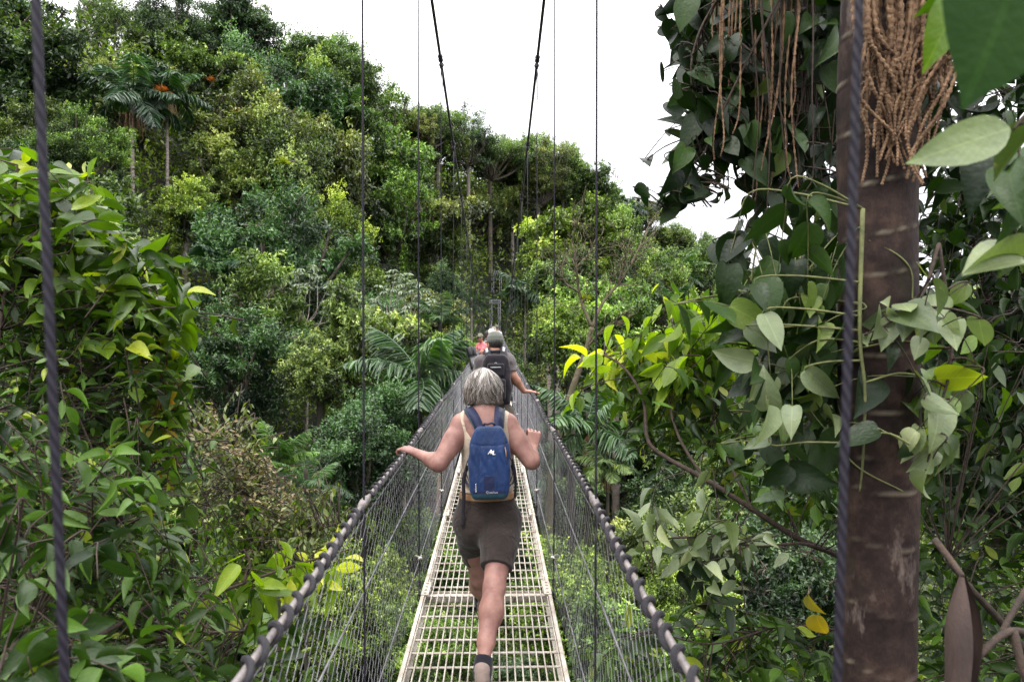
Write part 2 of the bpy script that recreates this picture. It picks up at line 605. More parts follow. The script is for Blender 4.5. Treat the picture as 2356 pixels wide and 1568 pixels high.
def portal(y, z0, z1, hw, beam, xo=0.0):
    mb = MB()
    for s in (-1, 1): lattice_leg(mb, BX + xo + s * hw, y, z0, z1, .16)
    for zz in (z1, z1 - beam):
        for dy in (-.16, .16): mb.box((BX + xo, y + dy, zz), (2 * hw + .36, .07, .07))
    n = 4
    for i in range(n):
        xa, xb = BX + xo - hw + 2 * hw * i / n, BX + xo - hw + 2 * hw * (i + 1) / n
        f = i % 2
        mb.tube([(xa, y - .16, z1 - beam * f), (xb, y - .16, z1 - beam * (1 - f))], .03, 4)
        mb.tube([(xa, y - .16, z1 - beam * (1 - f)), (xb, y - .16, z1 - beam * f)], .03, 4)
    return mb


bpart(portal(119.0, float(deck_z(118)) - 3, EYE + 4.6, .62, .55), 'tower', M_tower)
bpart(portal(130.0, 1.0, EYE + 9.7, .62, 1.4, .25), 'tower', M_tower)
# ------------------------------------------------------------------ people: smooth distance fields meshed as one surface
def v3(p): return np.array(tuple(p), dtype=np.float64)


class Field:
    """blends round cones and ellipsoids and extracts one continuous surface"""

    def __init__(self, h=.006): self.pr = []; self.h = h

    def cone(self, a, b, ra, rb=None, k=.02):
        rb = ra if rb is None else rb
        a, b = v3(a), v3(b)
        lo = np.minimum(a - ra, b - rb); hi = np.maximum(a + ra, b + rb)
        self.pr.append(('c', a, b, ra, rb, k, lo, hi)); return self

    def chain(self, pts, rs, k=.015):
        for i in range(len(pts) - 1): self.cone(pts[i], pts[i + 1], rs[i], rs[i + 1], k)
        return self

    def ell(self, c, r, M=None, k=.03):
        c = v3(c); r = np.array(r, float); M = np.eye(3) if M is None else np.array(M)
        m = r.max()
        self.pr.append(('e', c, r, M, None, k, c - m, c + m)); return self

    def rbox(self, c, hs, rad, M=None, k=.02, fn=None):
        c = v3(c); hs = np.array(hs, float); M = np.eye(3) if M is None else np.array(M)
        m = np.linalg.norm(hs) + rad
        self.pr.append(('b', c, hs, M, (rad, fn), k, c - m, c + m)); return self

    @staticmethod
    def dist(pr, X):
        if pr[0] == 'c':
            a, b, ra, rb = pr[1:5]
            ba = b - a; L2 = ba @ ba + 1e-12
            t = np.clip(((X - a) @ ba) / L2, 0, 1)
            return np.linalg.norm(X - a - t[..., None] * ba, axis=-1) - (ra + (rb - ra) * t)
        if pr[0] == 'e':
            c, r, M = pr[1:4]
            q = (X - c) @ M.T / r
            k0 = np.linalg.norm(q, axis=-1)
            k1 = np.linalg.norm(q / r, axis=-1)
            return k0 * (k0 - 1) / np.maximum(k1, 1e-6)
        c, hs, M, (rad, fn) = pr[1:5]
        q = (X - c) @ M.T
        if fn: q = fn(q)
        q = np.abs(q) - hs
        return np.linalg.norm(np.maximum(q, 0), axis=-1) + np.minimum(q.max(-1), 0) - rad

    def mesh(self, grow=0.0, cut=None, warp=None):
        h = self.h
        lo = np.min([p[6] for p in self.pr], 0) - .03 - grow
        hi = np.max([p[7] for p in self.pr], 0) + .03 + grow
        n = np.ceil((hi - lo) / h).astype(int) + 1
        G = np.full(n, .08, dtype=np.float32)
        ax = [lo[i] + h * np.arange(n[i]) for i in range(3)]
        for p in self.pr:
            mrg = .05 + grow
            i0 = np.clip(np.floor((p[6] - mrg - lo) / h).astype(int), 0, n - 1)
            i1 = np.clip(np.ceil((p[7] + mrg - lo) / h).astype(int) + 1, 1, n)
            X = np.stack(np.meshgrid(*[ax[j][i0[j]:i1[j]] for j in range(3)], indexing='ij'), -1)
            d = self.dist(p, X).astype(np.float32)
            g = G[i0[0]:i1[0], i0[1]:i1[1], i0[2]:i1[2]]
            k = p[5]
            hh = np.maximum(k - np.abs(g - d), 0) / k
            G[i0[0]:i1[0], i0[1]:i1[1], i0[2]:i1[2]] = np.minimum(g, d) - hh * hh * k * .25
        if grow: G -= grow
        if cut is not None or warp is not None:
            X = np.stack(np.meshgrid(*ax, indexing='ij'), -1)
            if warp is not None: G += warp(X).astype(np.float32)
            if cut is not None: G = np.maximum(G, cut(X).astype(np.float32))
        return surface_nets(G, lo, h)


def surface_nets(G, lo, h):
    S = G < 0
    nx, ny, nz = G.shape
    cnt = np.zeros((nx - 1, ny - 1, nz - 1), np.int8)
    for dx in (0, 1):
        for dy in (0, 1):
            for dz in (0, 1):
                cnt += S[dx:nx - 1 + dx, dy:ny - 1 + dy, dz:nz - 1 + dz]
    act = np.argwhere((cnt > 0) & (cnt < 8))
    idx = np.full(cnt.shape, -1, np.int64)
    idx[act[:, 0], act[:, 1], act[:, 2]] = np.arange(len(act))
    acc = np.zeros((len(act), 3)); w = np.zeros(len(act))
    corners = [(a, b, c) for a in (0, 1) for b in (0, 1) for c in (0, 1)]
    g = {c: G[act[:, 0] + c[0], act[:, 1] + c[1], act[:, 2] + c[2]].astype(float) for c in corners}
    for c in corners:
        for axis in range(3):
            if c[axis] == 0:
                e = list(c); e[axis] = 1; e = tuple(e)
                m = (g[c] < 0) != (g[e] < 0)
                t = np.where(m, g[c] / np.where(m, g[c] - g[e], 1), 0)
                q = np.repeat(np.array([c], float), len(act), 0); q[:, axis] += t
                acc += q * m[:, None]; w += m
    V = lo + h * (act + acc / w[:, None])
    Q = []
    for axis in range(3):
        o1, o2 = [(1, 2), (2, 0), (0, 1)][axis]
        a = np.take(S, np.arange(S.shape[axis] - 1), axis); b = np.take(S, np.arange(1, S.shape[axis]), axis)
        e = np.argwhere(a != b)
        e = e[(e[:, o1] > 0) & (e[:, o2] > 0) & (e[:, o1] < S.shape[o1] - 1) & (e[:, o2] < S.shape[o2] - 1)]
        ins = S[e[:, 0], e[:, 1], e[:, 2]]
        d1 = np.zeros(3, int); d1[o1] = 1
        d2 = np.zeros(3, int); d2[o2] = 1
        ii = [e - d1 - d2, e - d2, e, e - d1]
        q = np.stack([idx[k[:, 0], k[:, 1], k[:, 2]] for k in ii], -1)
        q[~ins] = q[~ins][:, ::-1]
        Q.append(q)
    Q = np.concatenate(Q)
    Q = Q[(Q >= 0).all(1)]
    return V, Q


def relax(V, Q, it=2, lam=.5):
    e = np.concatenate([Q[:, [0, 1]], Q[:, [1, 2]], Q[:, [2, 3]], Q[:, [3, 0]]])
    for _ in range(it):
        acc = np.zeros_like(V); c = np.zeros(len(V))
        np.add.at(acc, e[:, 0], V[e[:, 1]]); np.add.at(c, e[:, 0], 1)
        np.add.at(acc, e[:, 1], V[e[:, 0]]); np.add.at(c, e[:, 1], 1)
        V = V + lam * (acc / np.maximum(c, 1)[:, None] - V)
    return V


def body_obj(name, fld, mat, parent, it=2, **kw):
    V, Q = fld.mesh(**kw)
    V = relax(V, Q, it)
    V = V - np.array(parent.matrix_world.translation if parent.parent is None else parent.parent.location) if False else V - np.array(ROOT(parent))
    return link(name, mesh_np(name, V, [Q]), mat, parent)


def ROOT(o):
    p = Vector((0, 0, 0))
    while o is not None:
        p += o.location; o = o.parent
    return p


def pobj(name, mb, mat, parent, smooth=True):
    V = np.concatenate(mb.V) - np.array(ROOT(parent)); mb.V = [V]
    return mb.build(name, mat, parent, smooth=smooth)


def frame(x, up):
    """rows: lateral, forward, up (orthonormal)"""
    x = Vector(x).normalized(); up = Vector(up).normalized()
    f = up.cross(x).normalized(); x = f.cross(up).normalized()
    return np.array([tuple(x), tuple(f), tuple(up)])


def lp(c, M, x, y, z): return Vector(v3(c) + x * M[0] + y * M[1] + z * M[2])


def skin_mat(name, c, c2, rough=.5):
    return simple(name, c, c2, rough=rough, scale=9, bump=.18, bscale=90, spec=.35, sss=.12, detail=5)


M_skin = skin_mat('skin_pink', (.36, .195, .158), (.19, .09, .078))
M_skin2 = skin_mat('skin_tan', (.40, .20, .14), (.30, .135, .09))


def cloth(name, c, rough=.85, wr=.5, scale=6, dark=.62, ms=None):
    m, nt, out = newmat(name)
    b = nd(nt, 'ShaderNodeBsdfPrincipled', Roughness=rough)
    b.inputs['Specular IOR Level'].default_value = .25
    b.inputs['Sheen Weight'].default_value = .15
    nz = noise(nt, scale, 4, .6, mapscale=ms)
    col = ramp(nt, nz, [(.3, tuple(x * dark for x in c)), (.68, c)])
    nt.links.new(col, b.inputs['Base Color'])
    n1 = noise(nt, 14, 3, .6, dist=.8, mapscale=ms); n2 = noise(nt, 420, 2, .5)
    ad = nd(nt, 'ShaderNodeMath', operation='MULTIPLY_ADD'); nt.links.new(n2, ad.inputs[0]); ad.inputs[1].default_value = .06; nt.links.new(n1, ad.inputs[2])
    bp = nd(nt, 'ShaderNodeBump', Strength=wr, Distance=.03)
    nt.links.new(ad.outputs[0], bp.inputs['Height']); nt.links.new(bp.outputs[0], b.inputs['Normal'])
    nt.links.new(b.outputs[0], out.inputs[0])
    return m


M_tank = cloth('beige_jersey', (.52, .42, .32), wr=.35, dark=.78, ms=(1, 1, 2.2))
M_shorts = cloth('brown_cotton', (.031, .022, .019), wr=.55)
M_belt = cloth('tan_webbing', (.30, .17, .085), wr=.2, dark=.8)
M_black = cloth('black_fabric', (.016, .013, .020), wr=.4)
M_blue = cloth('blue_nylon', (.006, .028, .108), rough=.5, wr=.3, scale=9, dark=.6, ms=(1.6, 1, .7))
M_navy = cloth('navy_nylon', (.006, .012, .055), rough=.6, wr=.25)
M_teal = cloth('teal_nylon', (.008, .045, .068), rough=.6, wr=.3)
M_shoe = cloth('taupe_suede', (.25, .19, .165), wr=.3)
M_sole = simple('rubber_sole', (.10, .09, .09), rough=.8)
M_sock = cloth('black_sock', (.012, .011, .018), wr=.2)
M_white = simple('white_print', (.78, .78, .76), (.7, .7, .7), rough=.6)
M_grey_tee = cloth('grey_tee', (.135, .115, .118), wr=.7, ms=(1, 1, .6))
M_cap = cloth('grey_green_cap', (.125, .135, .115), wr=.35)
M_cargo = cloth('cargo_cotton', (.115, .095, .072), wr=.6)
M_pink = cloth('pink_cotton', (.62, .16, .19), wr=.6, dark=.75)
M_camo = cloth('camouflage_cap', (.20, .19, .13), scale=40, dark=.4)
M_lens = simple('black_lens', (.012, .012, .014), (.008, .008, .01), rough=.3, spec=.6)
M_glass = simple('dark_glass', (.008, .008, .01), rough=.12, spec=.7)
M_refl = simple('reflective_grey', (.42, .43, .44), rough=.4)
M_shirtw = cloth('white_shirt', (.62, .64, .68), wr=.5, dark=.85)
M_tealsh = cloth('turquoise_shirt', (.05, .30, .30), wr=.5)
M_whitehair = simple('white_hair', (.72, .68, .62), (.5, .46, .42), rough=.6, scale=60, bump=.6, bscale=120)
M_darkhair = simple('dark_hair', (.03, .022, .02), (.012, .01, .01), rough=.5, scale=60, bump=.6, bscale=120)
M_lip = simple('lip', (.40, .14, .12), rough=.5)


def hair_strand_mat():
    m, nt, out = newmat('silver_blond_hair')
    b = nd(nt, 'ShaderNodeBsdfPrincipled', Roughness=.42)
    b.inputs['Specular IOR Level'].default_value = .45
    a = nd(nt, 'ShaderNodeAttribute', attribute_name='v')
    c = ramp(nt, a.outputs['Fac'], [(0, (.04, .033, .03)), (.35, (.14, .118, .10)), (.65, (.33, .295, .265)), (1, (.66, .635, .60))])
    t = nd(nt, 'ShaderNodeAttribute', attribute_name='t')
    c = mixc(nt, t.outputs['Fac'], c, mixc(nt, 1.0, c, (.70, .60, .54), 'MULTIPLY'))
    nt.links.new(c, b.inputs['Base Color']); nt.links.new(b.outputs[0], out.inputs[0])
    return m


M_hair = hair_strand_mat()


def fingers(F_, wrist, M, spec, rs=.0085, k=.006):
    """M rows: across the knuckles, along the hand, out of the back of the hand; spec: per finger (across, base along, [(len, bend degrees)...])"""
    for ac, al, segs in spec:
        p = lp(wrist, M, ac, al, 0); ang = 0.0
        r = rs
        for ln, bend in segs:
            ang += R(bend)
            q = Vector(v3(p) + ln * (math.cos(ang) * M[1] - math.sin(ang) * M[2]))
            F_.cone(p, q, r, r * .93, k); p = q; r *= .93


def hand(F_, wrist, along, back, side, spread=1.0, curl=(15, 20, 15), size=1.0, thumb=(35, 10), knuck=None):
    """palm, four separate fingers and a thumb; side=+1 puts the thumb on +across"""
    al = Vector(along).normalized(); bk = Vector(back); bk = (bk - al * bk.dot(al)).normalized()
    ac = al.cross(bk).normalized()
    M = np.array([tuple(ac), tuple(al), tuple(bk)])
    s = size
    # palm: a flat slab of cones
    for i, x in enumerate((-.027, -.009, .009, .027)):
        F_.cone(lp(wrist, M, x * .62 * s, .012 * s, 0), lp(wrist, M, x * 1.05 * s, .085 * s, .002), .0145 * s, .0115 * s, .014)
    F_.cone(lp(wrist, M, side * .018 * s, .02 * s, -.006), lp(wrist, M, side * .034 * s, .055 * s, -.008), .016 * s, .012 * s, .014)
    lens = [(.030, .019, .016), (.040, .026, .019), (.043, .029, .020), (.039, .025, .018)]
    xs = [-side * .031, -side * .0105, side * .0105, side * .031]
    lens = [lens[0], lens[1], lens[2], lens[3]]
    for i in range(4):
        c = curl if not isinstance(curl[0], (list, tuple)) else curl[i]
        fingers(F_, wrist, M, [(xs[i] * s * spread, .084 * s, [(l * s, b) for l, b in zip(lens[i], c)])], .0083 * s)
    # thumb leaves the side of the palm near its base
    p = lp(wrist, M, side * .030 * s, .032 * s, -.006 * s)
    a, dn = R(thumb[0]), R(thumb[1])
    for ln, r0 in ((.036, .0105), (.028, .0092), (.020, .0085)):
        dv = math.sin(a) * side * M[0] + math.cos(a) * math.cos(dn) * M[1] - math.sin(dn) * M[2]
        q = Vector(v3(p) + s * ln * dv / np.linalg.norm(dv)); F_.cone(p, q, r0 * s, r0 * .92 * s, .008); p = q
        a -= R(14); dn += R(10)


def head_field(F_, c, M, s=1.0, neck=None, face=True):
    """c: centre of the skull; M rows: lateral, forward, up"""
    F_.ell(lp(c, M, 0, -.008 * s, .015 * s), (.076 * s, .097 * s, .103 * s), M, .02)
    F_.ell(lp(c, M, 0, .028 * s, -.052 * s), (.058 * s, .066 * s, .070 * s), M, .03)       # jaw and cheeks
    F_.ell(lp(c, M, 0, .066 * s, -.098 * s), (.024 * s, .022 * s, .018 * s), M, .03)       # chin
    if face:
        F_.cone(lp(c, M, 0, .090 * s, -.010 * s), lp(c, M, 0, .112 * s, -.046 * s), .008 * s, .013 * s, .012)  # nose
        F_.ell(lp(c, M, 0, .086 * s, .012 * s), (.048 * s, .014 * s, .011 * s), M, .015)   # brow
        for q in (-1, 1):
            F_.ell(lp(c, M, q * .040 * s, .070 * s, -.042 * s), (.020 * s, .018 * s, .018 * s), M, .02)
    for q in (-1, 1):
        F_.ell(lp(c, M, q * .079 * s, -.004 * s, -.026 * s), (.010 * s, .020 * s, .031 * s), M, .008)


def shoe(name, ankle, toe_dir, parent, size=1.0, mat=None, pitch=0.0, yaw_up=None):
    """walking shoe around an ankle point; pitch lifts the heel"""
    d = Vector(toe_dir); d.z = 0; d.normalize()
    d3 = Vector((d.x * math.cos(pitch), d.y * math.cos(pitch), -math.sin(pitch)))
    x = d3.cross(Vector((0, 0, 1))).normalized()
    M = np.array([tuple(x), tuple(d3), tuple(x.cross(d3))])
    f = Field(.006)
    s = size
    f.ell(lp(ankle, M, 0, -.015 * s, -.045 * s), (.037 * s, .058 * s, .048 * s), M, .02)
    f.ell(lp(ankle, M, 0, -.005 * s, -.005 * s), (.040 * s, .050 * s, .040 * s), M, .02)
    f.ell(lp(ankle, M, 0, .075 * s, -.052 * s), (.040 * s, .085 * s, .036 * s), M, .03)
    f.ell(lp(ankle, M, 0, .140 * s, -.058 * s), (.043 * s, .055 * s, .028 * s), M, .03)
    o = body_obj(name, f, mat or M_shoe, parent)
    g = Field(.006)
    for a, b, r in ((-.05, .0, .033), (.0, .08, .034), (.08, .155, .040)):
        for z in (-.083, -.090):
            g.cone(lp(ankle, M, -.010 * s, a * s, z * s), lp(ankle, M, -.004 * s, b * s, z * s), r * .62 * s, k=.01)
            g.cone(lp(ankle, M, .010 * s, a * s, z * s), lp(ankle, M, .008 * s, b * s, z * s), r * .62 * s, k=.01)
    MM = M; ak = v3(ankle)

    def flat(X):
        zz = (X - ak) @ MM[2]
        return np.maximum(-.100 * s - zz, zz + .074 * s)
    body_obj('sole', g, M_sole, o, cut=flat)
    return o


def ribbon(mb, pts, nrm, w, th=.003, **at):
    """flat strap: pts path, nrm normals, w width"""
    p = np.array([tuple(q) for q in pts], float); N = np.array([tuple(Vector(q).normalized()) for q in nrm], float)
    t = np.gradient(p, axis=0); t /= np.linalg.norm(t, axis=1, keepdims=True)
    b = np.cross(t, N); b /= np.linalg.norm(b, axis=1, keepdims=True)
    N = np.cross(b, t)
    w = np.broadcast_to(np.asarray(w, float), (len(p),))[:, None] / 2
    ring = [p - b * w, p - b * w + N * th, p + b * w + N * th, p + b * w]
    V = np.stack(ring, 1).reshape(-1, 3)
    m = len(p)
    i = np.arange(m - 1)[:, None]; j = np.arange(4)[None]
    A = i * 4 + j; B = i * 4 + (j + 1) % 4
    Q = np.stack([A, B, B + 4, A + 4], -1).reshape(-1, 4)
    Q = np.vstack([Q, [[3, 2, 1, 0]], [[(m - 1) * 4 + k for k in range(4)]]])
    mb.add(V, Q, **at)


# ------------------------------------------------------------------ the woman walking in front
def build_woman():
    D = 4.40
    neck_b = P(1114, 950, D); headc = P(1111, 893, D + .03)
    root = empty('person', (P(1112, 1568, 4.4).x, 4.4, 0),
                 'woman with short silver hair in beige tank top and brown shorts walking in front', 'person', 'people on the footbridge')
    shL, shR = P(1062, 978, D), P(1168, 978, D)
    elL, elR = P(1010, 1066, D - .10), P(1222, 1060, D - .06)
    wrL, wrR = P(957, 1041, D + .06), P(1227, 1030, D + .17)
    pel = P(1121, 1185, D + .02)
    hipL, hipR = P(1086, 1195, D + .03), P(1157, 1195, D)
    knL, anL = P(1104, 1330, 4.66), P(1108, 1372, 4.93)
    knR, anR = P(1137, 1352, 4.12), P(1110, 1531, 3.86)
    chest = P(1119, 1020, D)
    M = frame(hipR - hipL, Vector(neck_b) - Vector(pel))
    Mu = frame(shR - shL, (0, 0, 1))
    sk = Field(.005)

    def torso(f, k=.05):
        f.ell(lp(pel, M, 0, -.005, -.02), (.170, .112, .120), M, k)
        for s in (-1, 1):
            f.ell(lp(pel, M, s * .070, -.045, -.055), (.090, .084, .105), M, k)     # seat
        f.ell(lp(pel, M, 0, .0, .105), (.146, .100, .120), M, k)
        f.ell(lp(pel, M, 0, .008, .24), (.133, .098, .14), M, k)
        f.ell(lp(chest, M, 0, .008, .0), (.143, .100, .17), M, k)
        f.ell(lp(chest, M, 0, -.016, .075), (.135, .075, .11), M, k)
        for s in (-1, 1):
            f.ell(lp(chest, M, s * .072, .088, -.03), (.068, .060, .068), M, k)
    torso(sk)
    # shoulders, neck, arms
    sk.cone(shL.lerp(neck_b, .25), shR.lerp(neck_b, .25), .046, .046, .05)
    for s, sh, el, wr in ((-1, shL, elL, wrL), (1, shR, elR, wrR)):
        sk.cone(lp(neck_b, M, s * .03, -.005, .004), sh.lerp(neck_b, .12) + Vector((0, 0, .002)), .036, .040, .05)
        sk.ell(sh, (.056, .056, .060), None, .03)
        m = sh.lerp(el, .5)
        sk.chain([sh, sh.lerp(el, .35), el], [.052, .051, .039], .03)
        sk.cone(m + Vector((0, -.006, -.016)), sh.lerp(el, .8) + Vector((0, 0, -.008)), .044, .036, .04)
        sk.chain([el, el.lerp(wr, .3), wr], [.038, .038, .0245], .03)
        sk.ell(el + Vector((s * .006, -.004, -.008)), (.036, .036, .034), None, .02)
    sk.chain([lp(neck_b, M, 0, .0, -.05), lp(neck_b, M, 0, .004, .02), headc + Vector((0, .0, -.05))], [.062, .050, .050], .04)
    Mh = frame((1, .05, 0), (0, .05, 1))
    head_field(sk, headc + Vector((0, .02, -.005)), Mh, .93)
    # legs
    for s, hp, kn, an in ((-1, hipL, knL, anL), (1, hipR, knR, anR)):
        sk.chain([hp, hp.lerp(kn, .5), kn], [.084, .072, .054], .04)
        ax = (kn - an).normalized()
        back = Vector((0, -1, 0)) if s > 0 else Vector((0, -.3, .95))
        sk.chain([kn, kn.lerp(an, .32), kn.lerp(an, .7), an.lerp(kn, .06)], [.054, .054, .041, .030], .03)
        sk.ell(kn.lerp(an, .27) + back * .014 + Vector((s * .006, 0, 0)), (.052, .048, .095), None, .04)
    # left hand closes over the railing, right hand hangs in front with bent fingers
    hand(sk, wrL, P(918, 1026, D + .14) - wrL, (.10, -.25, 1), 1, 1.0, ((12, 48, 40), (14, 52, 45), (14, 52, 45), (10, 46, 42)), .98, (42, 20))
    hand(sk, wrR, P(1231, 985, D + .21) - wrR, (.25, -1, .30), -1, 1.05, ((48, 66, 45), (52, 70, 48), (50, 68, 46), (44, 62, 42)), 1.0, (40, 35))
    body = body_obj('body', sk, M_skin, root, it=2)

    # tank top
    tk = Field(.005); torso(tk)
    tk.cone(shL.lerp(neck_b, .25), shR.lerp(neck_b, .25), .046, .046, .05)
    for s, sh in ((-1, shL), (1, shR)):
        tk.cone(lp(neck_b, M, s * .03, -.005, .004), sh.lerp(neck_b, .12) + Vector((0, 0, .002)), .036, .040, .05)
    c0 = v3(chest); cz = (v3(neck_b) - c0) @ M[2]

    def tank_cut(X):
        q = X - c0
        x = np.abs(q @ M[0]); z = q @ M[2]
        # outer limit: straps near the neck, wider below the arm
        w = np.interp(z, [-.4, -.06, -.03, .03, .10, .2], [.30, .30, .170, .142, .130, .132])
        # neckline scoop
        sc_ = np.interp(z, [.02, .04, .08, .14, .2], [-.05, .06, .090, .104, .106])
        d = np.maximum((x - w), (sc_ - x))
        return np.maximum(d, np.maximum(-.262 - z, z - .25))
    wr_ = lambda X: .0035 * np.sin(X[..., 2] * 120 + 2.2 * np.sin(X[..., 0] * 21) + X[..., 0] * 30) * np.clip((1.03 - X[..., 2]) / .12, 0, 1)
    body_obj('tank_top', tk, M_tank, root, grow=.007, cut=tank_cut, warp=wr_)
    # belt
    bl = Field(.005)
    bl.ell(lp(pel, M, 0, -.005, -.02), (.170, .112, .120), M, .05); bl.ell(lp(pel, M, 0, .0, .105), (.146, .100, .120), M, .05)
    bl.ell(lp(pel, M, 0, .008, .24), (.133, .098, .14), M, .05)
    pc = v3(pel)
    body_obj('belt', bl, M_belt, root, grow=.011, cut=lambda X: np.abs((X - pc) @ M[2] - .118) - .017)
    # shorts
    sh_ = Field(.005)
    torso_pr = [p for p in tk.pr]
    sh_.pr += torso_pr[:5]
    hemL, hemR = P(1094, 1284, 4.60), P(1142, 1306, 4.20)
    sh_.pr[1] = tk.pr[1]
    sh_.chain([hipL, hipL.lerp(hemL, .5), hemL.lerp(hipL, -.15)], [.086, .078, .066], .05)
    sh_.chain([hipR, hipR.lerp(hemR, .5), hemR.lerp(hipR, -.15)], [.088, .084, .074], .05)
    aL, aR = v3((hemL - hipL).normalized()), v3((hemR - hipR).normalized())
    hl, hr = v3(hemL), v3(hemR)
    mid = v3(pel)

    def sh_cut(X):
        z = (X - pc) @ M[2]
        dL = (X - hl) @ aL; dR = (X - hr) @ aR
        qL = np.linalg.norm((X - hl) - dL[..., None] * aL, axis=-1); qR = np.linalg.norm((X - hr) - dR[..., None] * aR, axis=-1)
        xx = (X - mid) @ M[0]
        leg = np.where(qL < qR, dL, dR)
        return np.maximum(z - .103, leg)

    def folds(X):
        z = X[..., 2]; x = X[..., 0]
        lo = np.clip((.66 - z) / .08, 0, 1)
        return .0018 * np.sin(z * 75 + x * 35 + 2 * np.sin(x * 30)) * lo + .0008 * np.sin(z * 60 - x * 60) + \
            .004 * np.exp(-((x - pc[0]) / .006) ** 2) * (X[..., 1] < pc[1]) + .0025 * np.exp(-((z - pc[2] - .055 - .25 * np.abs(x - pc[0])) / .004) ** 2) + \
            .0025 * np.exp(-((z - pc[2] + .012 - .35 * (np.abs(x - pc[0]) - .09)) / .004) ** 2) * (np.abs(np.abs(x - pc[0]) - .09) < .05) * (X[..., 1] < pc[1]) + \
            .0020 * np.sin(z * 38 + 60 * np.abs(x - pc[0])) * np.exp(-((z - pc[2] + .14) / .06) ** 2)
    shorts = body_obj('shorts', sh_, M_shorts, root, grow=.009, cut=sh_cut, warp=folds)
    # shoes and socks
    for s, an, kn, pt in ((1, anR, knR, .0), (-1, anL, knL, .0)):
        shoe('shoe', an + Vector((0, 0, -.005 if s > 0 else .03)), (.05 * s, 1, 0), root, 1.0, pitch=pt)
        sf = Field(.005); sf.chain([an + Vector((0, 0, -.03)), an.lerp(kn, .14)], [.0475, .044], .02)
        ak = v3(an); ax = v3((kn - an).normalized())
        body_obj('sock', sf, M_sock, root, cut=lambda X, ak=ak, ax=ax: (X - ak) @ ax - .045)
    # hair: a bob of separate locks over a cap
    hc = headc + Vector((0, .012, .004))
    hm = Field(.006)
    hm.ell(lp(hc, Mh, 0, 0, .012), (.078, .089, .086), Mh, .03)
    hm.ell(lp(hc, Mh, 0, -.020, -.035), (.075, .070, .053), Mh, .03)
    hpts = v3(hc)
    hob = body_obj('hair', hm, M_hair, root, cut=lambda X: ((X - hpts) @ Mh[1]) - .06 + .9 * np.minimum((X - hpts) @ Mh[2], 0) * 0,
                   warp=lambda X: .003 * np.sin(np.arctan2(X[..., 0] - hpts[0], X[..., 1] - hpts[1]) * 34) )
    rg = np.random.default_rng(11)
    mb = MB()
    N = 5200
    TT = np.linspace(0, 1.1, 60)
    ker = np.hanning(17); ker /= ker.sum()
    sm_ = lambda xs, ys: np.convolve(np.pad(np.interp(TT, xs, ys), 8, mode='reflect', reflect_type='odd'), ker, 'valid')
    ZT = sm_([0, .15, .35, .55, .75, .9, 1.1], [.110, .102, .068, .016, -.034, -.070, -.104])
    ST = sm_([0, .15, .35, .55, .75, .9, 1.1], [.0, .40, .80, 1.0, 1.03, .88, .66])
    for i in range(N + 1500):
        fly = i >= N
        az = rg.uniform(-2.35, 2.35)                     # measured from straight back
        band = rg.random()
        t0 = rg.uniform(.0, .5) if band < .5 else rg.uniform(.3, .85)
        t1 = min(1.0, t0 + rg.uniform(.35, .6)); 
        if rg.random() < .35: t1 = rg.uniform(.93, 1.08)
        n = 12
        tt = np.linspace(t0, t1, n)
        flip = rg.uniform(-.2, .55) + .25 * math.sin(az * 6); lift = rg.uniform(.0, .012) + .004 * math.sin(az * 5 + 1)
        ph = tt * 2.12                                     # polar angle from the crown
        aa = az + (rg.normal() * .30) * tt + .12 * np.sin(tt * 7 + az * 3) + .10 * np.sin(tt * 13 + az * 5) * tt
        rx = .084 + .007 * np.sin(tt * 3.0); ry = .093 + .005 * np.sin(tt * 3.0)
        rr = 1.0 + lift * 6
        zz = np.interp(tt, TT, ZT)
        sr = np.interp(tt, TT, ST) + np.clip(tt - .66, 0, 1) ** 2 * (3.8 * flip)
        if fly:
            rr = rr + np.clip((tt - t0) / max(t1 - t0, .01), 0, 1) ** 2 * rg.uniform(.04, .26)
            aa = aa + (tt - t0) * rg.normal() * .5
        x = np.sin(aa) * rx * sr * rr; y = -np.cos(aa) * ry * sr * rr
        pts = [lp(hc, Mh, a, b, c + .006 * lift * 100 * (1 - q) * .2) for a, b, c, q in zip(x, y, zz, tt)]
        w = rg.uniform(.0008, .0024) * np.array([.6, 1, 1, 1, 1, 1, 1, 1, .95, .8, .55, .15])
        c_ = math.cos(az)
        val = np.clip(rg.normal(.56, .30) - .75 * max(0, tt.mean() - .5) + .20 * math.sin(az * 9 + 1) + .08 * math.sin(az * 23), 0, 1)
        nrm = [Vector((math.sin(a) , -math.cos(a), .6 * (1 - q))) for a, q in zip(aa, tt)]
        tcol = np.repeat(np.clip((tt - .45) * 1.2, 0, 1), 4)
        ribbon(mb, pts, nrm, w, .0012, v=val, t=tcol)
    pobj('lock_of_hair', mb, M_hair, hob)
    # camera strap round the neck
    nk = Field(.004)
    nk.chain([lp(neck_b, M, 0, .0, -.05), lp(neck_b, M, 0, .004, .02), headc + Vector((0, .0, -.05))], [.062, .050, .050], .04)
    nb = v3(neck_b)
    st = link('neck_strap', mesh_np('neck_strap', *(lambda VQ: (VQ[0] - np.array(root.location), [VQ[1]]))(nk.mesh(grow=.004, cut=lambda X: np.abs((X - nb) @ M[2] - .024 + .25 * ((X - nb) @ M[1])) - .010))), M_black)
    st.parent = root
    return dict(root=root, M=M, chest=chest, pel=pel, neck=neck_b, shL=shL, shR=shR, D=D)


W = build_woman()


def text_mesh(s, size):
    cu = bpy.data.curves.new('lettering', 'FONT'); cu.body = s; cu.size = size; cu.align_x = 'CENTER'; cu.extrude = .0004
    to = bpy.data.objects.new('lettering', cu); C.objects.link(to)
    dg = bpy.context.evaluated_depsgraph_get()
    me = bpy.data.meshes.new_from_object(to.evaluated_get(dg))
    bpy.data.objects.remove(to); me.materials.clear()
    return me


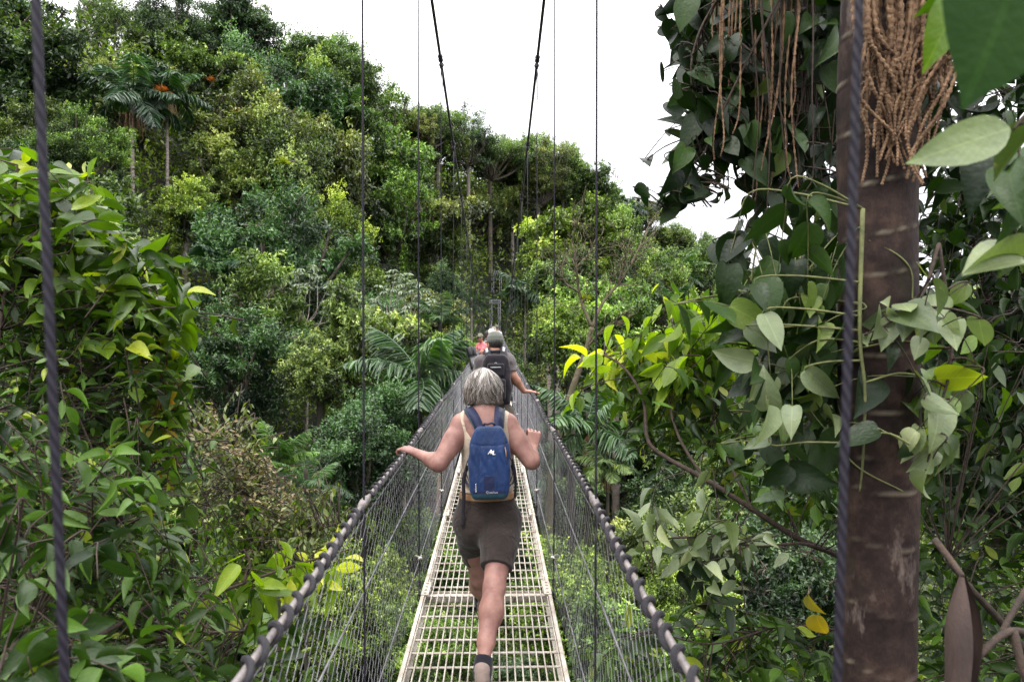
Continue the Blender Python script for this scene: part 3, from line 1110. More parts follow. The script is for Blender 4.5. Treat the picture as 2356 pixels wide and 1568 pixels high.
# blue daypack on her back
def build_pack():
    D = 4.40
    c = P(1126, 1063, D - .16)
    root = empty('backpack', c, 'small blue backpack with white squiggle logo worn by the silver-haired woman', 'backpack')
    M = frame((1, 0, 0), (-.012, .07, 1))
    f = Field(.005)

    def taper(q):
        q = q.copy()
        z = q[..., 2]
        wx = np.interp(z, [-.195, -.14, -.02, .1, .15, .19], [.84, .98, 1.05, .98, .82, .62])
        q[..., 0] = q[..., 0] / wx
        q[..., 1] = (q[..., 1] - .0) / np.interp(z, [-.2, -.1, .05, .2], [1.0, 1.05, .95, .62])
        return q
    f.rbox(c, (.084, .038, .168), .024, M, fn=taper)
    cc = v3(c)

    def puck(X):
        q = X - cc; x = q @ M[0]; z = q @ M[2]; y = q @ M[1]
        bk = np.clip(-y / .03, 0, 1)
        g = .0035 * np.sin(x * 130 + 3 * np.sin(z * 19)) * np.clip((.10 - np.abs(z - .03)) / .08, 0, 1) * bk
        seam = .004 * np.exp(-((z - .092 - .25 * (np.abs(x) - .05) * (np.abs(x) > .05)) / .0035) ** 2) * bk
        s2 = .0035 * np.exp(-((np.abs(x + .004) - .046) / .003) ** 2) * bk * (z < .09)
        s3 = .003 * np.exp(-((x - .094 + .05 * np.abs(z)) / .003) ** 2) * bk
        return g + seam + s2 + s3
    V, Q = f.mesh(warp=puck)
    V = relax(V, Q, 1)
    qz = (V - cc) @ M[2]; qx = (V - cc) @ M[0]; qy = (V - cc) @ M[1]
    pocket = (np.abs(qx + .003) < .030) & (qz < -.067) & (qz > -.142) & (qy < 0)
    me = mesh_np('pack_body', V - cc, [Q], True)
    o = link('pack_body', me, [M_blue, M_navy, M_teal], root)
    fz = qz[Q].mean(1); fp = pocket[Q].mean(1) > .5
    mi = np.where(fz < -.158, 2, np.where(fp | ((fz < -.142) & (qy[Q].mean(1) < 0) & (np.abs(qx[Q].mean(1)) < .085)) , 1, 0)).astype(np.int32)
    me.polygons.foreach_set('material_index', mi)
    loc = lambda x, y, z: lp((0, 0, 0), M, x, y, z)

    # the pack's back face depth at a place
    def face_y(x, z):
        sel = (np.abs(qx - x) < .006) & (np.abs(qz - z) < .006)
        return float(qy[sel].min()) if sel.any() else -.06
    # logo: three slanted strokes
    lg = MB()
    zc, xc = .055, .012
    path = [(-.019, -.008), (.000, .015), (-.004, -.004), (.012, .010), (.007, -.009), (.021, -.008)]
    w = [.0018, .0040, .0045, .0042, .0038, .0015]
    pts = []; ww = []
    for i in range(len(path) - 1):
        for k in range(5):
            t = k / 5
            pts.append((path[i][0] * (1 - t) + path[i + 1][0] * t, path[i][1] * (1 - t) + path[i + 1][1] * t)); ww.append(w[i] * (1 - t) + w[i + 1] * t)
    pts.append(path[-1]); ww.append(w[-1])
    lg.tube([loc(xc + a, face_y(xc + a, zc + b) - .0015, zc + b) for a, b in pts], [q * 1.05 for q in ww], 6)
    lg.build('logo', M_white, o)
    t = link('lettering', text_mesh('Quechua', .017), M_refl, o)
    bx = frame((1, 0, 0), -Vector(M[1]))
    t.matrix_local = Matrix(((M[0][0], M[2][0], -M[1][0], 0), (M[0][1], M[2][1], -M[1][1], 0), (M[0][2], M[2][2], -M[1][2], 0), (0, 0, 0, 1)))
    t.location = loc(.012, face_y(.012, -.150) - .003, -.155)
    tag_ = MB()
    xs, zs = -.072, -.125
    pl = [loc(xs, face_y(xs, zs + dz) - .0008, zs + dz) for dz in np.linspace(-.024, .024, 6)]
    ribbon(tag_, pl, [-Vector(M[1])] * 6, .008, .0015)
    tg = tag_.build('side_label', M_navy, o)
    t2 = link('lettering', text_mesh('QUECHUA', .0095), M_white, tg)
    t2.matrix_local = Matrix(((M[2][0], -M[0][0], -M[1][0], 0), (M[2][1], -M[0][1], -M[1][1], 0), (M[2][2], -M[0][2], -M[1][2], 0), (0, 0, 0, 1)))
    t2.location = loc(xs + .003, face_y(xs, zs) - .0035, zs)
    # zip pull
    zp = MB(); zp.tube([loc(.083, face_y(.083, .085) - .004, .085), loc(.088, face_y(.083, .06) - .008, .06), loc(.090, face_y(.083, .05) - .008, .035)], [.002, .0035, .003], 6)
    zp.build('zip_pull', M_belt, o)
    zz = MB(); zl = [loc(x, face_y(x * .93, z) - .002, z) for x, z in zip(np.linspace(.092, .080, 12), np.linspace(.0, .140, 12))]
    zz.tube(zl, .0022, 5); zz.build('zip', M_navy, o)
    pip = MB()
    pip.tube([loc(x, -.036, .182 - 1.5 * x * x) for x in np.linspace(-.066, .066, 15)], .004, 6)
    pip.build('piping', M_teal, o)
    # handle loop
    hl = MB()
    hl.tube(catmull([loc(-.024, .010, .184), loc(-.026, .0, .203), loc(-.006, -.006, .202), loc(.010, -.004, .207), loc(.027, .0, .203), loc(.026, .010, .184)], 5), .0055, 6)
    hl.build('carry_loop', M_navy, root)
    # shoulder straps over the shoulders and down in front
    for s in (-1, 1):
        a = loc(s * .050, .015, .178) + c
        top = (W['shR'] if s > 0 else W['shL']).lerp(W['neck'], .36) + Vector((0, -.035, .062))
        over = top + Vector((s * .004, .065, -.004))
        fr = over + Vector((s * .010, .075, -.11)); low = c + loc(s * .135, .145, -.08); en = c + loc(s * .098, .05, -.135)
        path = catmull([a, a.lerp(top, .5) + Vector((0, -.012, .010)), top, over, fr, low, en], 6)
        cen = v3(W['chest']) + np.array([0, .02, .04])
        nr = [(q - Vector(cen)) for q in path]
        wd = np.interp(np.linspace(0, 1, len(path)), [0, .1, .4, .62, .7, 1], [.05, .056, .056, .052, .022, .018])
        sm = MB(); ribbon(sm, path, nr, wd, .008)
        strap = pobj('shoulder_strap', sm, M_navy, root)
        ed = MB()
        m = int(len(path) * .42)
        side = Vector(M[0]) * s
        ed.tube([q + side * .026 + Vector(n_).normalized() * .006 for q, n_ in zip(path[:m], nr[:m])], .003, 5)
        pobj('strap_edging', ed, M_teal, strap)
        # loose strap end hanging at the side
        hs = MB()
        st = c + loc(s * .118, .055, -.02)
        pts = [st, st + Vector((s * .022, .0, -.08)), st + Vector((s * .020, -.004, -.17)), st + Vector((s * .024, .004, -.25 if s < 0 else -.16))]
        if s < 0: pts.append(pts[-1] + Vector((-.004, .0, -.08)))
        pp = catmull(pts, 5)
        ribbon(hs, pp, [Vector((0, -1, .1))] * len(pp), .020 if s < 0 else .014, .002)
        pobj('loose_strap', hs, M_black, root)
        cd = MB(); cd.tube(catmull([c + loc(s * .105, .03, .04), c + loc(s * .128, .05, -.04), c + loc(s * .1, .04, -.14)], 5), .0026, 5)
        pobj('side_cord', cd, M_black, root)
    return root


build_pack()


# ------------------------------------------------------------------ generic clothed figure for the people farther on
def build_person(name_label, J, sty, h=.008):
    """J: joints in world space; sty: clothing and materials"""
    root = empty('person', (J['pel'].x, J['pel'].y, float(deck_z(J['pel'].y))), name_label, 'person', 'people on the footbridge')
    pel, neck, headc = J['pel'], J['neck'], J['head']
    shL, shR = J['shL'], J['shR']
    ax = Vector(J.get('hipdir', (shR - shL)))
    M = frame(shR - shL, neck - pel); Mp = frame(Vector((ax.x, ax.y, 0)), (0, 0, 1))
    Mh = frame(J['headx'], J.get('headup', (0, 0, 1)))
    hipL, hipR = lp(pel, Mp, -.085, 0, -.02), lp(pel, Mp, .085, 0, -.02)
    g = float(deck_z(pel.y))
    knL = lp(pel, Mp, -.10, .03, 0); knL.z = g + .50; anL = lp(pel, Mp, -.11, J.get('stepL', 0), 0); anL.z = g + .095
    knR = lp(pel, Mp, .10, .03, 0); knR.z = g + .50; anR = lp(pel, Mp, .11, J.get('stepR', .1), 0); anR.z = g + .095
    sk = Field(h)
    L = (neck - pel).length
    b = sty.get('bulk', 1.0)

    def torso(f, k=.05):
        f.ell(lp(pel, M, 0, 0, .0), (.165 * b, .118 * b, .13), M, k)
        f.ell(lp(pel, M, 0, .012, L * .32), (.152 * b, .115 * b, .14), M, k)
        f.ell(lp(pel, M, 0, .005, L * .66), (.172 * b, .118 * b, .17), M, k)
        f.cone(lp(shL, M, .03, 0, -.015), lp(shR, M, -.03, 0, -.015), .066, .066, k)
        for s, sh in ((-1, shL), (1, shR)):
            f.cone(lp(neck, M, s * .03, -.01, .0), sh.lerp(neck, .15), .045, .045, k)
    torso(sk)
    sk.chain([lp(neck, M, 0, 0, -.05), neck, headc + Vector((0, 0, -.06))], [.075, .060, .058], .03)
    head_field(sk, headc, Mh, sty.get('hs', 1.0))
    arms = ((-1, shL, J['elL'], J['wrL'], J['hdL']), (1, shR, J['elR'], J['wrR'], J['hdR']))
    for s, sh, el, wr, hd in arms:
        sk.ell(sh, (.062, .062, .064), None, .03)
        sk.chain([sh, sh.lerp(el, .4), el], [.055, .053, .042], .03)
        sk.chain([el, el.lerp(wr, .3), wr], [.043, .044, .029], .03)
        if h < .009 or sty.get('hands'):
            hand(sk, wr, hd[0], hd[1], -s if hd[2] else s, 1.0, hd[3] if len(hd) > 3 else (14, 18, 14), 1.06)
        else:
            hand(sk, wr, hd[0], hd[1], -s if hd[2] else s, 1.1, (14, 18, 14), 1.15)
    for hp, kn, an in ((hipL, knL, anL), (hipR, knR, anR)):
        sk.chain([hp, hp.lerp(kn, .5), kn], [.095, .080, .060], .04)
        sk.chain([kn, kn.lerp(an, .3), an], [.056, .058, .040], .03)
    body_obj('body', sk, sty['skin'], root)
    # shirt
    st = Field(h); torso(st)
    sl = sty.get('sleeve', .55)
    for s, sh, el, wr, hd in arms:
        st.ell(sh, (.060, .062, .062), None, .02)
        st.cone(sh, sh.lerp(el, sl + .12), .052, .053, .03)
    pc = v3(pel); nk = v3(neck)
    cuts = [(v3(sh.lerp(el, sl)), v3((el - sh).normalized()), v3(sh)) for s, sh, el, wr, hd in arms]

    def scut(X):
        d = np.maximum(-.12 - (X - pc) @ M[2], (X - nk) @ M[2] - .012 - .25 * np.abs((X - nk) @ M[1]))
        for c, a, sh in cuts:
            near = np.linalg.norm(X - c, axis=-1) < .12
            d = np.where(near, np.maximum(d, (X - c) @ a), d)
        return d

    def wr_(X):
        z = X[..., 2]; x = X[..., 0]
        return .003 * np.sin(z * 46 + 2.4 * np.sin(x * 17 + 1) + x * 22) + .0025 * np.sin(z * 24 - x * 40)
    body_obj('shirt', st, sty['shirt'], root, grow=.013, cut=scut, warp=wr_)
    # trousers
    tr = Field(h)
    tr.ell(lp(pel, M, 0, 0, .0), (.165 * b, .118 * b, .13), M, .05)
    for hp, kn, an in ((hipL, knL, anL), (hipR, knR, anR)):
        tr.chain([hp, hp.lerp(kn, .5), kn, an], [.100, .092, .080, .074], .03)
    body_obj('trousers', tr, sty['pants'], root, grow=.012, cut=lambda X: np.maximum((X - pc) @ M[2] - .08, g + .06 - X[..., 2]))
    for an in (anL, anR):
        shoe('shoe', an, Mp[1], root, 1.05, M_black)
    # hair or cap
    if 'hair' in sty:
        hf = Field(h)
        hf.ell(lp(headc, Mh, 0, -.012, .020), (.084, .100, .106), Mh, .02)
        if sty.get('longhair'): hf.ell(lp(headc, Mh, 0, -.055, -.06), (.070, .05, .08), Mh, .03)
        hc = v3(headc)
        body_obj('hair', hf, sty['hair'], root, cut=lambda X: np.maximum(.052 - .95 * ((X - hc) @ Mh[2]) + 1.15 * ((X - hc) @ Mh[1]) - .09, -.085 - (X - hc) @ Mh[2]) if not sty.get('longhair')
                 else ((X - hc) @ Mh[1]) * 1.1 - .9 * ((X - hc) @ Mh[2]) - .02, warp=lambda X: .003 * np.sin(X[..., 0] * 190) * np.sin(X[..., 2] * 160))
    if sty.get('beard'):
        bf = Field(h); bf.ell(lp(headc, Mh, 0, .052, -.085), (.060, .058, .045), Mh, .02)
        body_obj('beard', bf, sty['hair'], root)
    if 'cap' in sty:
        cf = Field(h)
        cf.ell(lp(headc, Mh, 0, -.006, .034), (.089, .110, .098), Mh, .02)
        hc = v3(headc)
        cap = body_obj('cap', cf, sty['cap'], root, cut=lambda X: .006 + .16 * ((X - hc) @ Mh[1]) - (X - hc) @ Mh[2],
                       warp=lambda X: .0025 * np.exp(-(np.sin(3 * np.arctan2((X - hc) @ Mh[0], (X - hc) @ Mh[1])) / .09) ** 2) + .0012 * np.sin(((X - hc) @ Mh[2]) * 150) )
        br = Field(h)
        br.ell(lp(headc, Mh, 0, .105, .022), (.080, .085, .012), Mh, .01)
        body_obj('brim', br, sty.get('brim', sty['cap']), cap, cut=lambda X: .055 - (X - hc) @ Mh[1])
    if sty.get('glasses'):
        gm = MB()
        for q in (-1, 1):
            f2 = Field(.005); f2.ell(lp(headc, Mh, q * .034, .090, -.006), (.030, .014, .022), Mh, .01)
            V, Q = f2.mesh(); gm.add(V, Q)
            gm.tube([lp(headc, Mh, q * .062, .080, .002), lp(headc, Mh, q * .082, .0, .0)], .004, 5)
        gm.tube([lp(headc, Mh, -.02, .100, -.002), lp(headc, Mh, .02, .100, -.002)], .005, 5)
        pobj('sunglasses', gm, M_glass, root)
    else:
        for q in (-1, 1):
            e = MB(); f2 = Field(.004); f2.ell(lp(headc, Mh, q * .032, .079, -.008), (.014, .012, .011), Mh, .005)
            V, Q = f2.mesh(); e.add(V, Q); pobj('eye', e, M_glass, root)
    mo = MB(); mo.tube([lp(headc, Mh, x, .100 - 6 * x * x, -.074 + 3 * x * x) for x in np.linspace(-.022, .022, 7)], .0055, 5)
    pobj('mouth', mo, M_lip, root)
    return root, M, Mh


# --- man with the black pack, right hand resting on the rail
def build_man():
    D = 8.55
    J = dict(pel=P(1141, 948, D), neck=P(1141, 812, D), head=P(1139, 789, D + .03), shL=P(1107, 833, D), shR=P(1170, 829, D),
             elL=P(1096, 878, D + .12), wrL=P(1105, 872, D + .36), elR=P(1181, 866, D - .03), wrR=P(1205, 899, D + .02),
             headx=(.93, .36, 0), headup=(0, .06, 1), stepL=.12, stepR=-.06)
    J['hdL'] = (Vector((.3, .9, .1)), (0, -.3, 1), 1)
    J['hdR'] = (Vector((.93, .22, -.10)), (.1, -.1, 1), 1, (2, 6, 4))
    sty = dict(skin=M_skin2, shirt=M_grey_tee, pants=M_cargo, hair=M_darkhair, cap=M_cap, brim=M_refl, glasses=True, sleeve=.72, bulk=1.06)
    root, M, Mh = build_person('man in grey T-shirt and grey-green cap resting his right hand on the railing', J, sty, h=.006)
    # pack
    c = lp(J['neck'], M, .005, -.20, -.27)
    pr = empty('backpack', c, 'large black backpack with grey reflective strips worn by the man in the grey T-shirt', 'backpack')
    f = Field(.007)

    def taper(q):
        q = q.copy(); z = q[..., 2]
        q[..., 0] = q[..., 0] / np.interp(z, [-.27, -.1, .1, .2, .27], [1.0, 1.06, 1.0, .86, .60])
        q[..., 1] = q[..., 1] / np.interp(z, [-.27, 0, .27], [1.1, 1.05, .6]); return q
    f.rbox(c, (.118, .06, .225), .035, M, fn=taper)
    cc = v3(c)
    body = body_obj('pack_body', f, M_black, pr, warp=lambda X: .004 * np.sin(((X - cc) @ M[0]) * 90) * np.sin(((X - cc) @ M[2]) * 30 + 1))
    f2 = Field(.006)
    f2.rbox(lp(c, M, 0, -.105, -.10), (.082, .022, .085), .022, M); f2.rbox(lp(c, M, 0, -.090, .10), (.070, .014, .050), .018, M)
    body_obj('front_pocket', f2, M_black, body)
    st = MB(); ribbon(st, [lp(c, M, x, -.128 + 3 * x * x, .128) for x in np.linspace(-.055, .055, 9)], [-Vector(M[1])] * 9, .010, .003)
    pobj('reflective_strip', st, M_refl, body)
    bd = MB()
    th = np.linspace(0, 2 * PI, 9)[:-1]
    bd.tube([lp(c, M, .0 + .012 * math.cos(t), -.108, .165 + .012 * math.sin(t)) for t in th], .003, 5, closed=True)
    pobj('round_badge', bd, M_refl, body)
    for s in (-1, 1):
        sh = (J['shR'] if s > 0 else J['shL']).lerp(J['neck'], .42)
        a = lp(c, M, s * .075, .06, .235)
        path = catmull([a, sh + Vector((0, -.07, .075)), sh + Vector((s * .005, .0, .098)), sh + Vector((s * .012, .09, .02)), lp(c, M, s * .15, .33, -.02), lp(c, M, s * .125, .10, -.20)], 6)
        cen = v3(lp(J['neck'], M, 0, 0, -.15))
        nr = [q - Vector(cen) for q in path]
        sm = MB(); ribbon(sm, path, nr, .062, .012); o = pobj('shoulder_strap', sm, M_black, pr)
        rs = MB(); n = 7
        ribbon(rs, [q + Vector(w_).normalized() * .012 for q, w_ in zip(path[4:4 + n], nr[4:4 + n])], nr[4:4 + n], .030, .002)
        pobj('reflective_patch', rs, M_refl, o)
    hb = MB()
    for s in (-1, 1):
        ribbon(hb, catmull([lp(c, M, s * .10, .04, -.20), lp(c, M, s * .17, .14, -.215), lp(c, M, s * .14, .28, -.22)], 5), [Vector(M[0]) * s] * 11, .05, .006)
    pobj('hip_belt', hb, M_black, pr)
    # the long lens slung over his left shoulder
    a, b = P(1083, 803, D + .30), P(1099, 868, D + .10)
    cam = empty('telephoto_camera', b, 'black camera with long hooded telephoto lens slung at the grey-shirted man', 'camera')
    d = (a - b).normalized()
    ln = (a - b).length
    t = lambda q: b + d * ln * q
    hood = MB(); hood.tube([t(.72), t(.74), t(.98), t(1.0), t(1.0), t(.80)], [.040, .050, .053, .056, .050, .042], 18); pobj('lens_hood', hood, M_lens, cam)
    br_ = MB(); br_.tube([t(.05), t(.06), t(.30), t(.33), t(.52), t(.56), t(.74)], [.034, .044, .044, .052, .052, .044, .043], 18); pobj('lens_barrel', br_, M_lens, cam)
    cb = Field(.008); Mc = frame(d.cross(Vector((0, 1, 0))), Vector((0, 1, 0)))
    cb.rbox(b - d * .035, (.060, .032, .045), .012, Mc); cb.rbox(b - d * .03 + Vector((0, -.03, .01)), (.022, .02, .02), .008, Mc)
    body_obj('camera_body', cb, M_lens, cam)
    ss = MB(); ribbon(ss, catmull([b + Vector((.02, 0, 0)), lp(J['shL'], M, .02, -.02, .085), lp(J['neck'], M, .05, -.09, .03), lp(J['neck'], M, .10, .02, .05)], 6), [Vector((0, -.6, .8))] * 19, .03, .003)
    pobj('carry_strap', ss, M_black, cam)


build_man()


def far_folk():
    # man in the pink shirt leaning on the left rail and looking back
    D = 25.0
    J = dict(pel=P(1109.5, 838, D), neck=P(1108.5, 789, D - .02), head=P(1104.8, 775.5, D - .10), shL=P(1101.5, 794.5, D + .15), shR=P(1115.5, 795, D - .16),
             elL=P(1096, 808, D + .10), wrL=P(1087.5, 808, D + .05), elR=P(1106.5, 811, D - .30), wrR=P(1092.5, 811, D - .22),
             headx=(-.95, .30, 0), hipdir=(.5, -.9, 0), stepL=.05, stepR=.0)
    J['hdL'] = (Vector((-.9, -.1, -.2)), (0, 0, 1), 0); J['hdR'] = (Vector((-.9, .1, -.1)), (0, 0, 1), 0)
    build_person('man in pink shirt and camouflage cap with sunglasses looking back along the bridge', J,
                 dict(skin=M_skin2, shirt=M_pink, pants=M_cargo, hair=M_darkhair, cap=M_camo, glasses=True, sleeve=.6), h=.011)
    # white haired man in profile
    D = 23.2
    J = dict(pel=P(1135, 830, D), neck=P(1134, 781, D), head=P(1131.5, 765, D), shL=P(1130, 786, D + .2), shR=P(1137, 787, D - .2),
             elL=P(1122, 797, D + .25), wrL=P(1115, 806, D + .25), elR=P(1130, 808, D - .25), wrR=P(1122, 814, D - .22),
             headx=(.12, -.99, 0), hipdir=(.1, -1, 0))
    J['hdL'] = (Vector((-.9, .0, -.2)), (0, 0, 1), 0); J['hdR'] = (Vector((-.9, 0, -.2)), (0, 0, 1), 0)
    build_person('white-haired bearded man in turquoise shirt standing in profile on the bridge', J,
                 dict(skin=M_skin2, shirt=M_tealsh, pants=M_cargo, hair=M_whitehair, beard=True, sleeve=.6), h=.011)
    # woman with dark hair, one arm on the left rail
    D = 26.8
    J = dict(pel=P(1125, 826, D), neck=P(1125, 782, D), head=P(1121.5, 769, D), shL=P(1120, 786, D + .16), shR=P(1131, 786, D - .14),
             elL=P(1112, 791, D + .2), wrL=P(1105, 795, D + .2), elR=P(1114, 789, D - .25), wrR=P(1106, 793, D - .25),
             headx=(.35, -.93, 0), hipdir=(.6, -.8, 0))
    J['hdL'] = (Vector((-.9, .0, -.1)), (0, 0, 1), 0); J['hdR'] = (Vector((-.9, 0, -.15)), (0, 0, 1), 0)
    build_person('dark-haired woman behind the white-haired man reaching her arm to the left rail', J,
                 dict(skin=M_skin2, shirt=M_navy, pants=M_black, hair=M_darkhair, longhair=True, sleeve=.25, bulk=.9), h=.011)
    # farthest walker
    D = 44.0
    J = dict(pel=P(1145, 789, D), neck=P(1144.5, 762, D), head=P(1144, 752.5, D), shL=P(1137, 766.5, D), shR=P(1152, 766.5, D),
             elL=P(1135.5, 777, D), wrL=P(1137, 787, D + .1), elR=P(1153.5, 777, D), wrR=P(1153, 787, D + .1),
             headx=(1, 0, 0), stepL=.2, stepR=-.1)
    J['hdL'] = (Vector((0, .2, -1)), (-1, 0, 0), 0); J['hdR'] = (Vector((0, .2, -1)), (1, 0, 0), 0)
    root, M, Mh = build_person('farthest walker on the bridge seen from behind in white shirt with grey hair', J,
                               dict(skin=M_skin2, shirt=M_shirtw, pants=M_cargo, hair=M_cap, sleeve=.6), h=.014)
    c = lp(J['neck'], M, 0, -.17, -.24)
    pk = empty('backpack', c, 'small tan and grey backpack worn by the farthest walker in white', 'backpack')
    f = Field(.012); f.rbox(c, (.09, .05, .14), .03, M)
    body_obj('pack_body', f, M_refl, pk)
    f = Field(.012); f.rbox(lp(c, M, 0, -.08, -.04), (.06, .02, .06), .02, M); body_obj('front_pocket', f, M_belt, pk)
    for s in (-1, 1):
        sm = MB(); pth = catmull([lp(c, M, s * .06, .03, .15), lp(J['neck'], M, s * .10, -.04, .035), lp(J['neck'], M, s * .11, .08, -.02), lp(c, M, s * .13, .2, -.12)], 4)
        ribbon(sm, pth, [Vector((0, -.5, 1))] * len(pth), .05, .008); pobj('shoulder_strap', sm, M_refl, pk)


far_folk()
# ------------------------------------------------------------------ leaves
LT = {}


def template(name, prof, curl=.12, fold=.18, nseg=None):
    """leaf outline: prof = [(t, half width)], triangles on both sides of the midrib; coordinates (t along, s across, h up)"""
    V = []; T = []
    for t, w in prof:
        hc = -curl * t * t
        V.append((t, 0, hc))
        if w > 0:
            V.append((t, -w, hc + fold * w)); V.append((t, w, hc + fold * w))
        else:
            V.append((t, 0, hc)); V.append((t, 0, hc))
    for i in range(len(prof) - 1):
        a, b = 3 * i, 3 * i + 3
        w0, w1 = prof[i][1], prof[i + 1][1]
        if w0 > 0 and w1 > 0:
            T += [(a, b, b + 1), (a, b + 1, a + 1), (a, a + 2, b + 2), (a, b + 2, b)]
        elif w1 > 0:
            T += [(a, b, b + 1), (a, b + 2, b)]
        elif w0 > 0:
            T += [(a, b, a + 1), (a, a + 2, b)]
    V = np.array(V); T = np.array(T)
    used = np.unique(T); mp = -np.ones(len(V), int); mp[used] = np.arange(len(used))
    V = V[used]; T = mp[T]
    wmax = max(w for t, w in prof)
    LT[name] = (V, T, V[:, 0].copy(), V[:, 1] / wmax)


template('kite', [(0, 0), (.45, .5), (1, 0)], .10, .25)
template('long', [(0, 0), (.3, .5), (.7, .42), (1, 0)], .22, .2)
template('oval', [(0, .03), (.07, .17), (.16, .33), (.28, .45), (.42, .5), (.58, .47), (.74, .34), (.88, .16), (1, 0)], .24, .22)
template('heart', [(-.08, 0), (-.125, .20), (-.09, .34), (0.0, .44), (.11, .49), (.24, .5), (.38, .47), (.53, .40), (.67, .30), (.80, .18), (.90, .08), (1, 0)], .24, .22)
template('wide', [(0, .04), (.06, .2), (.14, .35), (.26, .47), (.40, .5), (.55, .48), (.69, .39), (.82, .25), (.93, .09), (1, 0)], .30, .28)


def frames(D, N):
    D = D / np.maximum(np.linalg.norm(D, axis=1, keepdims=True), 1e-9)
    N = N - D * (N * D).sum(1, keepdims=True)
    N = N / np.maximum(np.linalg.norm(N, axis=1, keepdims=True), 1e-9)
    return D, np.cross(D, N), N


def leaves(mb, kind, B, D, N, L, Wd, v, rng, roll=.35, stalk=None):
    """many leaves at once: bases B, directions D, normals N, lengths L, widths Wd, tone v"""
    tV, tT, tt, ts = LT[kind]
    n = len(B)
    D, S, N = frames(D, N)
    a = rng.normal(0, roll, n)[:, None]
    S, N = S * np.cos(a) + N * np.sin(a), N * np.cos(a) - S * np.sin(a)
    L = np.broadcast_to(L, (n,)); Wd = np.broadcast_to(Wd, (n,))
    cu = rng.uniform(-.1, 2.5, n) if kind in ('oval', 'heart', 'wide') else rng.uniform(.3, 1.7, n)
    V = (B[:, None] + tV[None, :, 0, None] * (L[:, None, None] * D[:, None])
         + tV[None, :, 1, None] * (Wd[:, None, None] * S[:, None])
         + (tV[None, :, 2] * cu[:, None])[..., None] * (L[:, None, None] * N[:, None]))
    T = tT[None] + (np.arange(n) * len(tV))[:, None, None]
    at = dict(v=np.repeat(np.clip(v, 0, 1), len(tV)))
    if kind in ('oval', 'heart', 'wide'):
        at['t'] = np.tile(tt, n); at['s'] = np.tile(ts, n)
    mb.add(V.reshape(-1, 3), None, T.reshape(-1, 3), **at)


def unit(rng, n, up=0.0):
    d = rng.normal(size=(n, 3)); d /= np.linalg.norm(d, axis=1, keepdims=True)
    d[:, 2] += up
    return d / np.linalg.norm(d, axis=1, keepdims=True)


UP = np.array([0, 0, 1.0])

